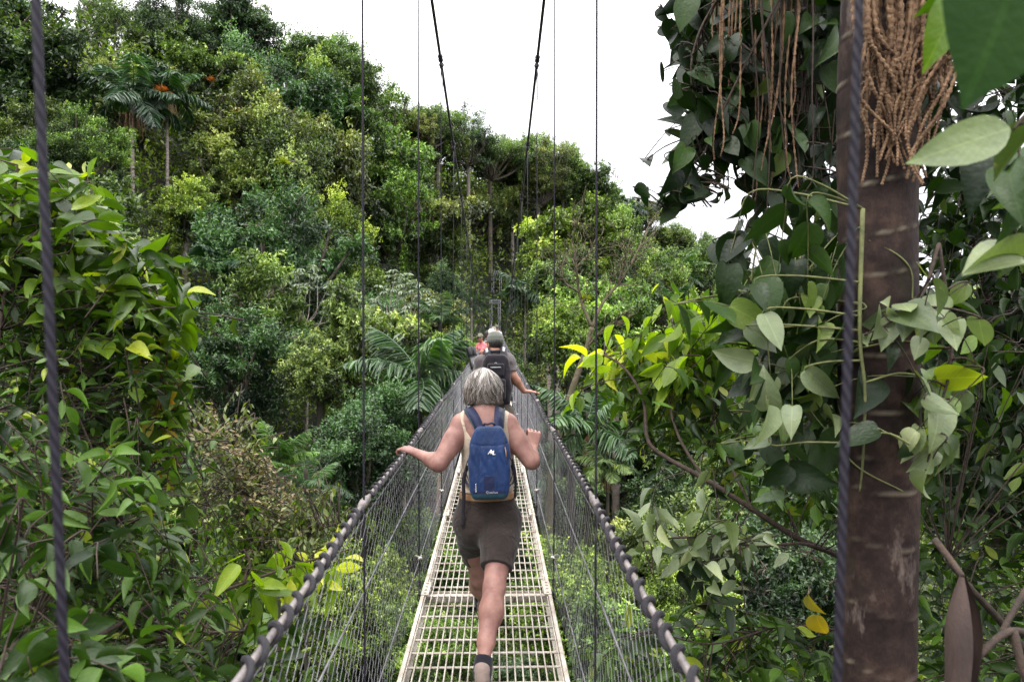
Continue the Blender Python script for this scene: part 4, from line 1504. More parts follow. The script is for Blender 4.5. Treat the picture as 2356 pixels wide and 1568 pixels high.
# ------------------------------------------------------------------ crowns of the forest trees (shared meshes, metres at scale 1)
def crown_mesh(seed, kd, lf=1.0):
    """an irregular crown: many sprays of leaf clusters that point outwards, with gaps between, and hanging vines"""
    rng = np.random.default_rng(seed)
    nb, ncl, per, ll, lw, zs, zlo, flat, droop, rr = {
        'round':    (70, 40, 12, .225, .100, 1.00, -.95, .34, .16, 3.1),
        'umbrella': (68, 36, 12, .200, .085, .42, -.55, .22, .02, 3.9),
        'layered':  (64, 40, 12, .235, .078, 1.00, -.95, .15, .10, 3.3),
        'column':   (72, 36, 12, .200, .090, 1.75, -1.0, .60, .45, 2.1),
        'sparse':   (34, 30, 12, .205, .080, 1.15, -.70, .26, .06, 3.1)}[kd]
    ncl = int(ncl / lf ** 1.5); ll *= lf; lw *= lf
    ph = rng.uniform(0, 6.28, 8)
    mb = MB(); tips = []
    C0, AX, TN, SZ = [], [], [], []
    i = 0
    while i < nb:
        d = unit(rng, 1, .22)[0]
        if d[2] < zlo: continue
        i += 1
        lump = 1 + .30 * math.sin(2.3 * d[0] + ph[0]) * math.sin(2.9 * d[1] + ph[1]) + .22 * math.sin(4.3 * d[0] + 3.1 * d[2] + ph[2]) + .15 * math.sin(7.1 * d[1] + ph[3])
        q = rr * lump * rng.uniform(.30, 1.0) ** .55
        p = np.array([d[0] * q, d[1] * q, d[2] * q * zs + .3])
        ax = d * .9 + rng.normal(0, .45, 3) + UP * (.15 - droop)
        ax /= np.linalg.norm(ax)
        C0.append(p); AX.append(ax); TN.append(rng.normal(.44, .17) + .16 * d[2]); SZ.append(rng.uniform(.65, 1.35))  # upper sprays get a lighter tone: top light put into the leaf colour
        tips.append((p[0], p[1], p[2], .8, .4))
    C0, AX, TN, SZ = map(np.array, (C0, AX, TN, SZ))
    k = np.repeat(np.arange(nb), (ncl * SZ ** 2).astype(int))
    n = len(k)
    t = rng.normal(0, .42, n)
    sc = SZ[k][:, None]
    lat = rng.normal(0, 1, (n, 3)) * np.array([.36, .36, flat * .75])
    Pc = C0[k] + AX[k] * t[:, None] * sc + lat * sc
    Pc[:, 2] -= .16 * (t + .2) ** 2 + droop * .3 * np.abs(t)
    tone = TN[k] + rng.normal(0, .13, n) + .20 * (lat[:, 2] / (flat + .1)) + .10 * t  # upper side of each spray coloured lighter, as if lit from above
    tw = AX[k] * .7 + unit(rng, n) * .6 + UP * .2
    # hanging vines
    nv = {'column': 46, 'round': 22, 'layered': 12, 'umbrella': 8, 'sparse': 10}[kd]
    for _ in range(nv):
        c = C0[rng.integers(nb)] + rng.normal(0, .4, 3); m = int(rng.integers(10, 26))
        zz = np.cumsum(rng.uniform(.07, .16, m))
        pv = np.stack([c[0] + .12 * np.sin(zz * 2) + rng.normal(0, .06, m), c[1] + rng.normal(0, .06, m), c[2] - zz], 1)
        Pc = np.vstack([Pc, pv]); tone = np.concatenate([tone, np.full(m, rng.normal(.45, .2))]); tw = np.vstack([tw, unit(rng, m) - UP * .8])
    n = len(Pc)
    ci = np.repeat(np.arange(n), per); m = n * per
    B = Pc[ci] + tw[ci] * rng.uniform(-.2, .2, (m, 1)) + rng.normal(0, .085, (m, 3))
    D = tw[ci] * .5 + unit(rng, m); D[:, 2] -= droop + .15
    N = UP + unit(rng, m) * .55 + tw[ci] * .2
    L = ll * rng.uniform(.6, 1.35, m)
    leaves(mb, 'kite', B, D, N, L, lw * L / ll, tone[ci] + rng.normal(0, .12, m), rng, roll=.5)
    return mb, tips


def limbs(lobes, base, rng, r0=.22):
    mb = MB()
    for l in lobes:
        tip = Vector((l[0], l[1], l[2] + l[4] * .1)); b = Vector(base)
        mid = b.lerp(tip, .5) + Vector((rng.normal() * .25, rng.normal() * .25, -.12 * abs(l[0]) - .1))
        pts = catmull([b, mid, tip, tip + Vector((rng.normal() * .5, rng.normal() * .5, l[4] * .55))], 4)
        mb.tube(pts, np.linspace(r0 * .55, .03, len(pts)), 6)
        for _ in range(3):
            q = pts[rng.integers(4, len(pts))]; e = Vector(unit(rng, 1, .2)[0]) * l[3] * .8
            mb.tube([q, q + e * .5 + Vector((0, 0, .1)), q + e], [.045, .03, .012], 5)
    return mb


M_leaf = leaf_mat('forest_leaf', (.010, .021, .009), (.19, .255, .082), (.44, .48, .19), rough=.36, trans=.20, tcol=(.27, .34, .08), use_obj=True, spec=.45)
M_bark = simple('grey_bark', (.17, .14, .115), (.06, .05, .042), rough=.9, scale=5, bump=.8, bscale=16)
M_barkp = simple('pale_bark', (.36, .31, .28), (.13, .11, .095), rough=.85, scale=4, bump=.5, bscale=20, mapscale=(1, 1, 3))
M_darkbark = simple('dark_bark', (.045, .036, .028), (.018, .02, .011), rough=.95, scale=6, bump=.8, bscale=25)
M_moss = simple('mossy_bark', (.15, .11, .08), (.05, .06, .025), rough=.95, scale=6, bump=1.0, bscale=25)

CROWNS = {}
for kd in ('round', 'umbrella', 'layered', 'column', 'sparse'):
    for j in range(3 if kd in ('round', 'layered') else 2):
        mb, tips = crown_mesh(100 + j * 17 + len(kd), kd, (.85, 1.35, 1.05)[j])
        rg = np.random.default_rng(5 + j)
        base = (0, 0, {'umbrella': -1.9, 'column': -2.8}.get(kd, -2.4))
        lm = limbs([tips[q] for q in rg.choice(len(tips), 16, replace=False)], base, rg)
        CROWNS[kd, j] = (mb.mesh('crown'), lm.mesh('limbs'), base[2])
        CROWNS[kd, j][0].materials.append(M_leaf); CROWNS[kd, j][1].materials.append(M_bark)


# ------------------------------------------------------------------ terrain
_su = np.array([-1500, -600, 0, 300, 600, 830, 870, 1000, 1130, 1330, 1480, 1600, 1760, 2000, 2600, 3600])
_sv = np.array([100, 100, 110, 110, 130, 175, 265, 290, 345, 430, 500, 590, 660, 680, 690, 690])
_sr = np.array([80, 80, 82, 85, 92, 100, 112, 130, 150, 165, 185, 200, 230, 240, 240, 240])


def terrain(x, y):
    x = np.asarray(x, float); y = np.asarray(y, float)
    r = np.hypot(x, y) + 1e-6
    az = np.arctan2(x, y) + YAW
    u = CU + F * np.tan(np.clip(az, -1.0, 1.05))
    r2 = np.interp(u, _su, _sr)
    ztop = EYE + (760 - np.interp(u, _su, _sv)) / F * r2 * np.cos(np.clip(az, -1, 1)) ** -1 * .98 - 7.5
    r1 = np.interp(u, [0, 800, 1140, 1500, 2200], [24, 30, 50, 36, 30])
    ex = np.interp(u, [0, 700, 1000, 1140, 1400, 1700, 2300], [1.0, 1.05, 1.7, 3.1, 1.8, 1.4, 1.2])
    q = np.clip((r - r1) / (r2 - r1), 0, 1)
    floor = -13.5 + .5 * np.sin(x * .21) + .4 * np.sin(y * .17 + 1)
    z = floor + (ztop - floor) * q ** ex
    z = z - np.clip(r - r2, 0, 400) * .06
    z = z + .7 * np.sin(x * .13 + 1.3) * np.sin(y * .11) * np.clip(r / 40, 0, 1)
    # behind the camera and to the near sides the bank rises to the bridge head
    back = np.clip((-y + 1.5 - .0 * np.abs(x)) / 12, 0, 1)
    z = z + (-.6 - z) * back ** .7 * (az * 0 + 1)
    side = np.clip((np.abs(x) - 5) / 16, 0, 1) * np.clip((15 - y) / 14, 0, 1)
    z = np.where(z < -3, z + (-3.5 - z) * side, z)
    return z


def build_terrain():
    rr = np.concatenate([np.linspace(0.5, 40, 50), np.linspace(42, 250, 90), np.geomspace(260, 1500, 16)])
    aa = np.linspace(-PI, PI, 241)
    A, Rr = np.meshgrid(aa, rr, indexing='ij')
    X, Y = Rr * np.sin(A), Rr * np.cos(A)
    Z = terrain(X, Y)
    V = np.stack([X, Y, Z], -1).reshape(-1, 3)
    n, m = len(aa), len(rr)
    i = np.arange(n - 1)[:, None]; j = np.arange(m - 1)[None]
    a = i * m + j
    Q = np.stack([a, a + 1, a + m + 1, a + m], -1).reshape(-1, 4)
    mt, nt, out = newmat('forest_floor')
    b = nd(nt, 'ShaderNodeBsdfPrincipled', Roughness=.95)
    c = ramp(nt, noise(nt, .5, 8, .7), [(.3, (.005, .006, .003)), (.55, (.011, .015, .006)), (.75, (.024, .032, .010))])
    nt.links.new(c, b.inputs['Base Color'])
    bp = nd(nt, 'ShaderNodeBump', Strength=1.0, Distance=.6); nt.links.new(noise(nt, 1.1, 8, .75), bp.inputs['Height']); nt.links.new(bp.outputs[0], b.inputs['Normal'])
    nt.links.new(b.outputs[0], out.inputs[0])
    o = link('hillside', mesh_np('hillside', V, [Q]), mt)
    tag(o, kind='structure')


build_terrain()
M_under = leaf_mat('undergrowth_leaf', (.030, .050, .012), (.17, .22, .04), (.32, .36, .06), rough=.42, trans=.35, tcol=(.30, .42, .05))


def undergrowth():
    """low leafy cover over the whole valley and hillside"""
    rng = np.random.default_rng(77)
    n = 33000
    r = np.exp(rng.uniform(math.log(6.5), math.log(175), n))
    r = np.where(rng.random(n) < .25, np.sqrt(rng.uniform(70 ** 2, 175 ** 2, n)), r)
    a = rng.uniform(-.66, .66, n)
    X, Y = r * np.sin(a), r * np.cos(a)
    Z = terrain(X, Y)
    clear = (np.abs(X - BX) < 1.2) & (Z > -3)
    X, Y, Z, r = X[~clear], Y[~clear], Z[~clear], r[~clear]
    n = len(X)
    per = 18
    ci = np.repeat(np.arange(n), per); m = n * per
    h = rng.uniform(.1, 1.0, n) ** 1.5 * (1.0 + .022 * r)
    sp = .14 + .011 * r
    B = np.stack([X, Y, Z + h], 1)[ci] + rng.normal(0, 1, (m, 3)) * np.array([1, 1, .55]) * sp[ci][:, None]
    D = unit(rng, m, -.1); N = UP + unit(rng, m) * .6
    L = (.05 + .0056 * r)[ci] * rng.uniform(.6, 1.35, m)
    patch = .5 + .25 * np.sin(X * .35 + 1) * np.sin(Y * .29) + .2 * np.sin(X * 1.1 + Y * .7)
    v = np.clip((patch * .75 + rng.normal(.1, .15, n))[ci] + rng.normal(0, .12, m), 0, 1)
    mb = MB(); leaves(mb, 'kite', B, D, N, L, L * .42, v, rng, .5)
    o = mb.build('undergrowth', M_under)
    tag(o, 'dense leafy undergrowth covering the valley and hillside under the trees', kind='stuff')


undergrowth()

# ------------------------------------------------------------------ trees of the forest
TONES = {  # multiplies the leaf colour
    'dark': ((.40, .55, .62), 'dark green'), 'blue': ((.50, .78, .85), 'blue-green'), 'mid': ((.82, .98, .75), 'mid-green'),
    'olive': ((1.0, 1.08, .80), 'olive'), 'bright': ((1.02, 1.25, .72), 'bright green'), 'lime': ((1.35, 1.50, .70), 'yellow-green'),
    'rusty': ((1.12, 1.0, .88), 'brownish olive'), 'pale': ((1.35, 1.38, 1.25), 'pale sage'),
}
FORMS = {'round': 'round-crowned tree', 'umbrella': 'flat-topped spreading tree', 'layered': 'tree with tiered branches', 'column': 'narrow vine-draped tree', 'sparse': 'thin-crowned tree'}
TREES = []


def tree(u, v, d, kind, tone, R_, label, var=None, trunk_mat=None, sq=1.0, name='forest_tree', group=None):
    """crown centred where the ray (u, v) is d metres deep; the trunk goes down to the hillside"""
    rng = random.Random(int(u * 7 + v * 13 + d))
    p = P(u, v, d)
    s = R_ / 3.6
    g = float(terrain(p.x, p.y))
    j = rng.randrange(3 if kind in ('round', 'layered') else 2) if var is None else var
    cm, lm, zb = CROWNS[kind, j]
    rz = rng.uniform(0, 2 * PI)
    root = empty(name, (p.x, p.y, min(g, p.z - 2) - .3), label, 'tree', group)
    c = bpy.data.objects.new('crown', cm); C.objects.link(c); c.parent = root
    c.location = (0, 0, p.z - root.location.z); c.rotation_euler = (rng.uniform(-.12, .12), rng.uniform(-.12, .12), rz)
    c.scale = (s * rng.uniform(.92, 1.1), s * rng.uniform(.92, 1.1), s * sq)
    t = TONES[tone][0]; q = rng.uniform(.88, 1.12)
    c.color = (t[0] * q * rng.uniform(.93, 1.07), t[1] * q, t[2] * q, 1)
    l = bpy.data.objects.new('limbs', lm); C.objects.link(l); l.parent = c
    zt = c.location.z + zb * s * sq
    r0 = .10 + .045 * R_
    if zt < .6: zt = .6
    pts = catmull([(0, 0, 0), (rng.uniform(-.2, .2), rng.uniform(-.2, .2), zt * .5), (0, 0, zt), (0, 0, zt + .35 * s)], 4)
    tb = MB().tube(pts, np.linspace(r0 * 1.15, r0 * .62, len(pts)), 7)
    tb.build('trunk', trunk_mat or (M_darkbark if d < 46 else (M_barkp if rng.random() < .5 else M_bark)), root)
    TREES.append((u, v, d, R_ * F / d, root))
    return root
# ------------------------------------------------------------------ palms
M_palm = leaf_mat('palm_leaf', (.018, .040, .022), (.105, .165, .078), (.18, .23, .09), rough=.36, trans=.22, tcol=(.22, .34, .06), use_obj=True, spec=.6)
M_dead = simple('dead_frond', (.38, .24, .14), (.18, .11, .065), rough=.9, scale=10)
M_strand = simple('tan_flower_strand', (.36, .225, .13), (.10, .055, .03), rough=.9, scale=16, bump=1.0, bscale=160)
M_brom_r = leaf_mat('red_bromeliad', (.12, .07, .02), (.26, .14, .035), rough=.45, trans=.25, tcol=(.5, .2, .03))
M_brom_g = leaf_mat('green_bromeliad', (.12, .16, .02), (.34, .36, .05), rough=.45, trans=.3, tcol=(.35, .42, .05))


def frond(mb, rng, az, e0, L, droop, nl=44, ll=.7, lw=.06, hang=.5, ragged=.25, stem=None, tone=.5):
    n = 16
    t = np.linspace(0, 1, n)
    e = e0 - droop * t ** 1.25
    ds = L / (n - 1)
    hx = np.concatenate([[0], np.cumsum(np.cos(e[:-1]) * ds)]); hz = np.concatenate([[0], np.cumsum(np.sin(e[:-1]) * ds)])
    tw = az + .12 * np.sin(t * 3 + az * 3)
    Pt = np.stack([hx * np.cos(tw), hx * np.sin(tw), hz], 1)
    (stem or mb).tube(Pt, np.linspace(.028, .005, n) * (L / 2.6), 5, v=tone) if stem is None else stem.tube(Pt, np.linspace(.028, .005, n) * (L / 2.6), 5)
    tl = np.linspace(.14, .99, nl)
    tl = np.repeat(tl, 2) + rng.normal(0, .006, nl * 2)
    sd = np.tile([-1, 1], nl)
    B = np.stack([np.interp(tl, t, Pt[:, k]) for k in range(3)], 1)
    el = np.interp(tl, t, e)
    T = np.stack([np.cos(el) * math.cos(az), np.cos(el) * math.sin(az), np.sin(el)], 1)
    S = np.stack([-math.sin(az) * np.ones_like(el), math.cos(az) * np.ones_like(el), 0 * el], 1) * sd[:, None]
    N = np.cross(T, S) * sd[:, None]
    fw = .35 + .5 * tl
    D = S + T * fw[:, None] - UP * (hang * (.6 + .4 * rng.random(len(tl))))[:, None] + N * rng.normal(0, ragged, len(tl))[:, None]
    l = ll * np.sin(np.clip(tl * 1.02 + .10, 0, 1) * PI) ** .55 * rng.uniform(.85, 1.12, len(tl)) * (L / 2.6)
    leaves(mb, 'long', B, D, N + rng.normal(0, .15, N.shape), l, lw * (L / 2.6) * rng.uniform(.8, 1.2, len(tl)), np.clip(tone + rng.normal(0, .14, len(tl)), 0, 1), rng, .25)


def palm_mesh(seed, n=11, L=2.6, e=(1.25, -.25), droop=(1.0, 1.6), **k):
    rng = np.random.default_rng(seed); mb = MB()
    for i in range(n):
        f = i / (n - 1)
        frond(mb, rng, i * 2.399 + rng.uniform(-.2, .2), e[0] + (e[1] - e[0]) * f + rng.normal(0, .08), L * rng.uniform(.85, 1.1), rng.uniform(*droop), tone=rng.uniform(.25, .8), **k)
    me = mb.mesh('crown'); me.materials.append(M_palm)
    return me


PALMS = [palm_mesh(1, 11, 2.6, ll=.80, lw=.070, hang=.55, droop=(.8, 1.4)), palm_mesh(2, 13, 2.6, ll=.62, lw=.045, hang=.25, ragged=.12),
         palm_mesh(3, 9, 2.6, e=(1.35, .2), droop=(.7, 1.2), ll=.75, lw=.055, hang=.4), palm_mesh(4, 12, 2.6, e=(1.1, -.3), ll=.80, lw=.075, hang=.6, ragged=.3)]


def palm(u, v, d, span, label, kind=0, tone=(1, 1, 1), rz=0.0, trunk_r=.085, trunk_mat=None, lean=(0, 0), group=None, fruit=False, dead=False, to_ground=True):
    p = P(u, v, d)
    g = float(terrain(p.x, p.y)) - .3
    root = empty('palm_tree', (p.x - lean[0], p.y - lean[1], min(g, p.z - .5)), label, 'palm', group)
    H = p.z - root.location.z
    s = span / 2 * d / F / 1.75
    c = bpy.data.objects.new('crown', PALMS[kind]); C.objects.link(c); c.parent = root
    c.location = (lean[0], lean[1], H); c.scale = (s, s, s); c.rotation_euler = (0, 0, rz); c.color = (*tone, 1)
    pts = catmull([(0, 0, 0), (lean[0] * .35, lean[1] * .35, H * .5), (lean[0], lean[1], H), (lean[0], lean[1], H + .3 * s)], 6)
    tb = MB().tube(pts, np.linspace(trunk_r * 1.15, trunk_r * .8, len(pts)), 8)
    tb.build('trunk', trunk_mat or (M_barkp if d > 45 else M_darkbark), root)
    if fruit:
        rng = np.random.default_rng(int(u)); fm = MB()
        for i in range(34):
            a = rng.uniform(0, 6.28); q = rng.uniform(.1, .34) * s * 1.3
            z0 = H - .75 * s
            fm.tube([(lean[0], lean[1], z0), (lean[0] + q * math.cos(a), lean[1] + q * math.sin(a), z0 + .08 * s), (lean[0] + 1.3 * q * math.cos(a), lean[1] + 1.3 * q * math.sin(a), z0 - rng.uniform(.5, .95) * s)], .016 * s, 4)
        fm.build('fruit_cluster', M_dead if fruit == 1 else M_strand, root)
    if dead:
        rng = np.random.default_rng(int(v)); fm = MB()
        for i in range(2):
            frond(fm, rng, -1.6 + .5 * i, -.9 - .3 * i, 2.2 * s, .6, nl=22, ll=.5, lw=.08, hang=.9)
        o = fm.build('dead_frond', M_dead, root); o.location = (lean[0], lean[1], H)
    return root


palm(304, 222, 55, 205, 'tall slender palm on the left slope with brown fruit cluster below dark fronds', 0, (.80, .95, 1.05), .4, .13, fruit=1)
palm(384, 210, 57, 150, 'tall palm with whitish speckled trunk just beside the slender fruiting palm', 0, (.75, .9, 1.0), 2.1, .11, fruit=1)
palm(505, 622, 46, 175, 'stemless-looking palm with broad blue-green fronds above the silver-leaved tree', 2, (.95, 1.15, 1.25), 1.2, .09)
palm(492, 545, 50, 90, 'small dark blue palm crown above the broad blue-green palm', 3, (.70, .95, 1.10), .2, .08)
palm(686, 175, 84, 95, 'small palm below the domed skyline tree with one pale fruit cluster', 1, (.85, 1.0, .9), .9, .1, fruit=1)
palm(424, 170, 78, 90, 'half-hidden palm under the dark skyline tree on the left', 1, (.95, 1.05, .8), .5, .1)
palm(1208, 676, 84, 120, 'palm leaning over the far bridge end beside the lattice tower', 0, (.9, 1.1, 1.05), 1.0, .12)
palm(1124, 388, 150, 105, 'palm with long brown dead frond high on the slope between the main cables', 1, (.85, .95, .8), .1, .12, dead=True)
palm(1168, 440, 150, 80, 'smaller palm with tan fan of dead leaves beside the right main cable', 3, (.9, 1.15, .8), 1.3, .1, dead=True)
palm(1558, 632, 112, 125, 'star-shaped green palm on the right slope under the lowest skyline', 1, (1.05, 1.15, .9), .3, .12, dead=True)
palm(1645, 578, 180, 72, 'thin skyline palm standing alone beside the hanging vine curtain', 3, (.7, .85, .9), .6, .12)
palm(1692, 622, 175, 80, 'skyline palm lower than its lone thin neighbour near the vines', 1, (.75, .9, .9), 1.7, .12)
palm(1402, 470, 150, 90, 'dark skyline palm right of the outer right rope', 0, (.55, .7, .8), .2, .12)
palm(1448, 486, 150, 80, 'dark skyline palm with pale flower spike right of the outer rope', 3, (.55, .7, .75), 1.2, .12, fruit=2)
palm(1420, 640, 92, 110, 'dark blue palm among the green crowns behind the bare forked tree', 0, (.70, .95, 1.0), 2.0, .11)
palm(1085, 700, 74, 80, 'drooping palm at the dark gap left of the far bridge end', 1, (.8, .9, .75), 2.6, .1)
palm(1545, 705, 62, 110, 'light green feathery palm above the yellow-leaved branch on the right', 2, (1.05, 1.3, .9), .4, .1)
palm(968, 868, 25, 270, 'big palm left of the railing with long drooping dark fronds', 0, (1.0, 1.15, 1.0), .35, .055)
palm(1010, 742, 40, 120, 'pale upright palm fronds just left of the grey-capped man', 2, (1.15, 1.25, 1.1), 2.9, .08)
palm(1040, 868, 36, 90, 'light green palm close behind the left netting near the man with the lens', 2, (1.2, 1.4, .9), 1.1, .05)
palm(952, 985, 26, 165, 'yellowing palm with stiff fronds below the big drooping palm', 3, (1.75, 1.55, .9), .8, .05)
palm(1352, 985, 25, 230, 'palm under the bare forked tree with fronds fanning to both sides', 0, (1.1, 1.3, 1.0), .9, .06, dead=True)
palm(1398, 1075, 24, 120, 'low palm with yellowish drooping fronds and old flower stalks right of the railing', 3, (1.6, 1.5, .95), 2.2, .055, fruit=1)
palm(640, 1068, 18.5, 165, 'sunlit yellow-green palm in the dark hollow left of the bridge', 2, (1.5, 1.75, .6), .3, .05)  # its lit look is put into the bright frond tint
palm(704, 1128, 18, 170, 'palm with one broad glossy arching frond low in the left hollow', 1, (1.15, 1.3, 1.1), 1.9, .05)
palm(470, 1075, 27, 100, 'shaded palm with hanging leaflets behind the olive shrub in the left hollow', 3, (.6, .75, .7), .2, .08)  # shade of the hollow is put into the darker frond tint

# ------------------------------------------------------------------ bromeliads sitting on branches
def bromeliad(u, v, d, size, mat, label):
    rng = np.random.default_rng(int(u + v))
    p = P(u, v, d); mb = MB(); n = 30; s = size * d / F
    a = np.arange(n) * 2.4; e = np.linspace(1.4, .35, n)
    D = np.stack([np.cos(a) * np.cos(e), np.sin(a) * np.cos(e), np.sin(e)], 1)
    N = np.stack([-np.cos(a) * np.sin(e), -np.sin(a) * np.sin(e), np.cos(e)], 1)
    leaves(mb, 'long', np.zeros((n, 3)), D, N, s * rng.uniform(.7, 1.1, n), s * .16, rng.random(n), rng, .2)
    o = mb.build('bromeliad', mat); o.location = p
    tag(o, label, 'bromeliad')


bromeliad(541, 262, 64, 22, M_brom_r, 'orange-red bromeliad on the tree left of centre under the skyline')
bromeliad(374, 213, 52, 22, M_brom_r, 'orange bromeliad with dead leaves beside the tall palm fronds')
bromeliad(585, 262, 64, 12, M_brom_r, 'small orange bromeliad right of the large orange-red one')
bromeliad(652, 378, 56, 22, M_brom_g, 'yellow-green bromeliad on the vine-draped slope tree')
bromeliad(1284, 985, 24, 26, M_brom_g, 'yellow-green bromeliad at the foot of the bare forked tree')
bromeliad(1345, 690, 37, 20, M_brom_g, 'lime bromeliad on the fork of the bare tree')
bromeliad(485, 188, 60, 16, M_brom_r, 'pinkish bromeliad on a mossy branch right of the tall palms')

# ------------------------------------------------------------------ silver-leaved trees with pale candelabra limbs
M_silver = leaf_mat('silver_leaf', (.09, .13, .085), (.26, .30, .22), rough=.5, trans=.2, tcol=(.25, .32, .12))


def silver_tree(u, v, d, wpx, hpx, label, seed):
    rng = np.random.default_rng(seed)
    p = P(u, v, d); g = float(terrain(p.x, p.y)) - .3
    root = empty('silver_tree', (p.x, p.y, g), label, 'tree')
    H = p.z - g; k = d / F
    lm = MB(); lf = MB()
    fork = Vector((rng.uniform(-.2, .2), 0, H - hpx * k * .75))
    lm.tube(catmull([(0, 0, 0), fork * .5 + Vector((.15, 0, 0)), fork], 6), np.linspace(.12, .07, 13), 7)
    lm.build('trunk', M_barkp, root)
    lb = MB()
    for i in range(13):
        a = i * 2.4 + rng.uniform(-.4, .4); q = math.sqrt((i + .5) / 13)
        tip = Vector((q * wpx * .5 * k * math.cos(a), q * wpx * .5 * k * math.sin(a), H + hpx * k * (.42 - .7 * q * q) + rng.normal() * .12))
        mid = fork.lerp(tip, rng.uniform(.4, .6)) + Vector((rng.normal() * .3, rng.normal() * .3, -.30 * q * hpx * k))
        pts = catmull([fork, mid, tip], 5)
        lb.tube(pts, np.linspace(.042, .016, len(pts)), 6)
        for j in range(6):
            c = tip + Vector(unit(rng, 1, .3)[0]) * rng.uniform(.2, .6) * (j > 0)
            n = 9; b = np.arange(n) / n * 6.283 + rng.random()
            tl = rng.normal(0, .25, 2)
            D = np.stack([np.cos(b), np.sin(b), -.25 + tl[0] * np.cos(b) + tl[1] * np.sin(b)], 1)
            s_ = rng.uniform(.26, .42)
            leaves(lf, 'long', np.repeat([tuple(c)], n, 0), D, np.repeat([[tl[0], tl[1], 1.0]], n, 0), s_, s_ * .30, rng.random(n), rng, .15)
    lb.build('limb', M_barkp, root)
    lf.build('crown', M_silver, root)
    TREES.append((u, v, d, wpx / 2, root))


silver_tree(702, 668, 44, 185, 110, 'silver-leaved tree with pale candelabra limbs on the left slope', 3)
silver_tree(925, 690, 43, 150, 120, 'silver-leaved tree with white forked limbs near the inner left ropes', 8)

# ------------------------------------------------------------------ the bare forked tree on the right
def bare_tree():
    D = 36.0
    rng = np.random.default_rng(21)
    base = P(1262, 1130, D); g = float(terrain(base.x, base.y)) - .3
    root = empty('bare_tree', (base.x, base.y, min(g, base.z - 1)), 'mossy forked tree with bare twisted branches right of the bridge', 'tree')
    o = Vector(root.location)
    mb = MB()
    W_ = lambda pts: [P(*q) - o for q in pts]
    tr = [Vector((0, 0, 0))] + W_([(1266, 1110, D), (1290, 985, D), (1318, 890, D), (1350, 800, D), (1362, 752, D)])
    pts = catmull(tr, 6); mb.tube(pts, np.linspace(.18, .105, len(pts)), 9); mb.build('trunk', M_moss, root)
    br = MB()

    def grow(p, d, r, n):
        if n == 0 or r < .008: return
        L = rng.uniform(.5, 1.1) * (.5 + r * 6)
        q = p + d * L + Vector(unit(rng, 1)[0]) * L * .22
        br.tube([p, p.lerp(q, .5) + Vector(unit(rng, 1)[0]) * L * .1, q], [r, r * .85, r * .7], 5)
        for _ in range(2 if rng.random() < .75 else 1):
            nd_ = (d + Vector(unit(rng, 1, .25)[0]) * .85).normalized()
            grow(q, nd_, r * rng.uniform(.55, .75), n - 1)
    for path, r in (([(1362, 752, D), (1345, 715, D), (1332, 672, D), (1326, 615, D - .3), (1318, 560, D - .4)], .085),
                    ([(1362, 752, D), (1385, 700, D + .2), (1420, 655, D + .4), (1450, 610, D + .6), (1476, 560, D + .8)], .085),
                    ([(1332, 672, D), (1300, 650, D - .4), (1290, 610, D - .6)], .06), ([(1420, 655, D + .4), (1440, 590, D), (1432, 552, D - .3)], .05),
                    ([(1326, 615, D - .3), (1350, 590, D), (1366, 568, D)], .05), ([(1350, 800, D), (1385, 760, D - .6), (1412, 745, D - .9)], .05)):
        q = catmull(W_(path), 5); br.tube(q, np.linspace(r, r * .45, len(q)), 7)
        for k in range(len(q) // 4, len(q), 1):
            dd = (q[min(k + 1, len(q) - 1)] - q[k - 1]).normalized()
            grow(q[k], (dd + Vector(unit(rng, 1, .3)[0]) * .9).normalized(), max(.022, r * .34), 4)
        grow(q[-1], (q[-1] - q[-2]).normalized(), r * .45, 5)
    br.build('branch', M_moss, root)
    TREES.append((1370, 700, D, 90, root))


bare_tree()

# dead stem leaning in front of the dark hollow
def dead_stem():
    a, b = P(1018, 878, 30), P(1042, 768, 31)
    g = float(terrain(a.x, a.y))
    o = empty('dead_stem', (a.x - .5, a.y, g), 'pale dry palm stem leaning beside the left netting', 'dead stem')
    mb = MB(); mb.tube([Vector((0, 0, 0)), a - o.location, (a.lerp(b, .6)) - o.location, b - o.location], [.09, .075, .05, .012], 6)
    mb.build('stem', M_dead, o)


dead_stem()

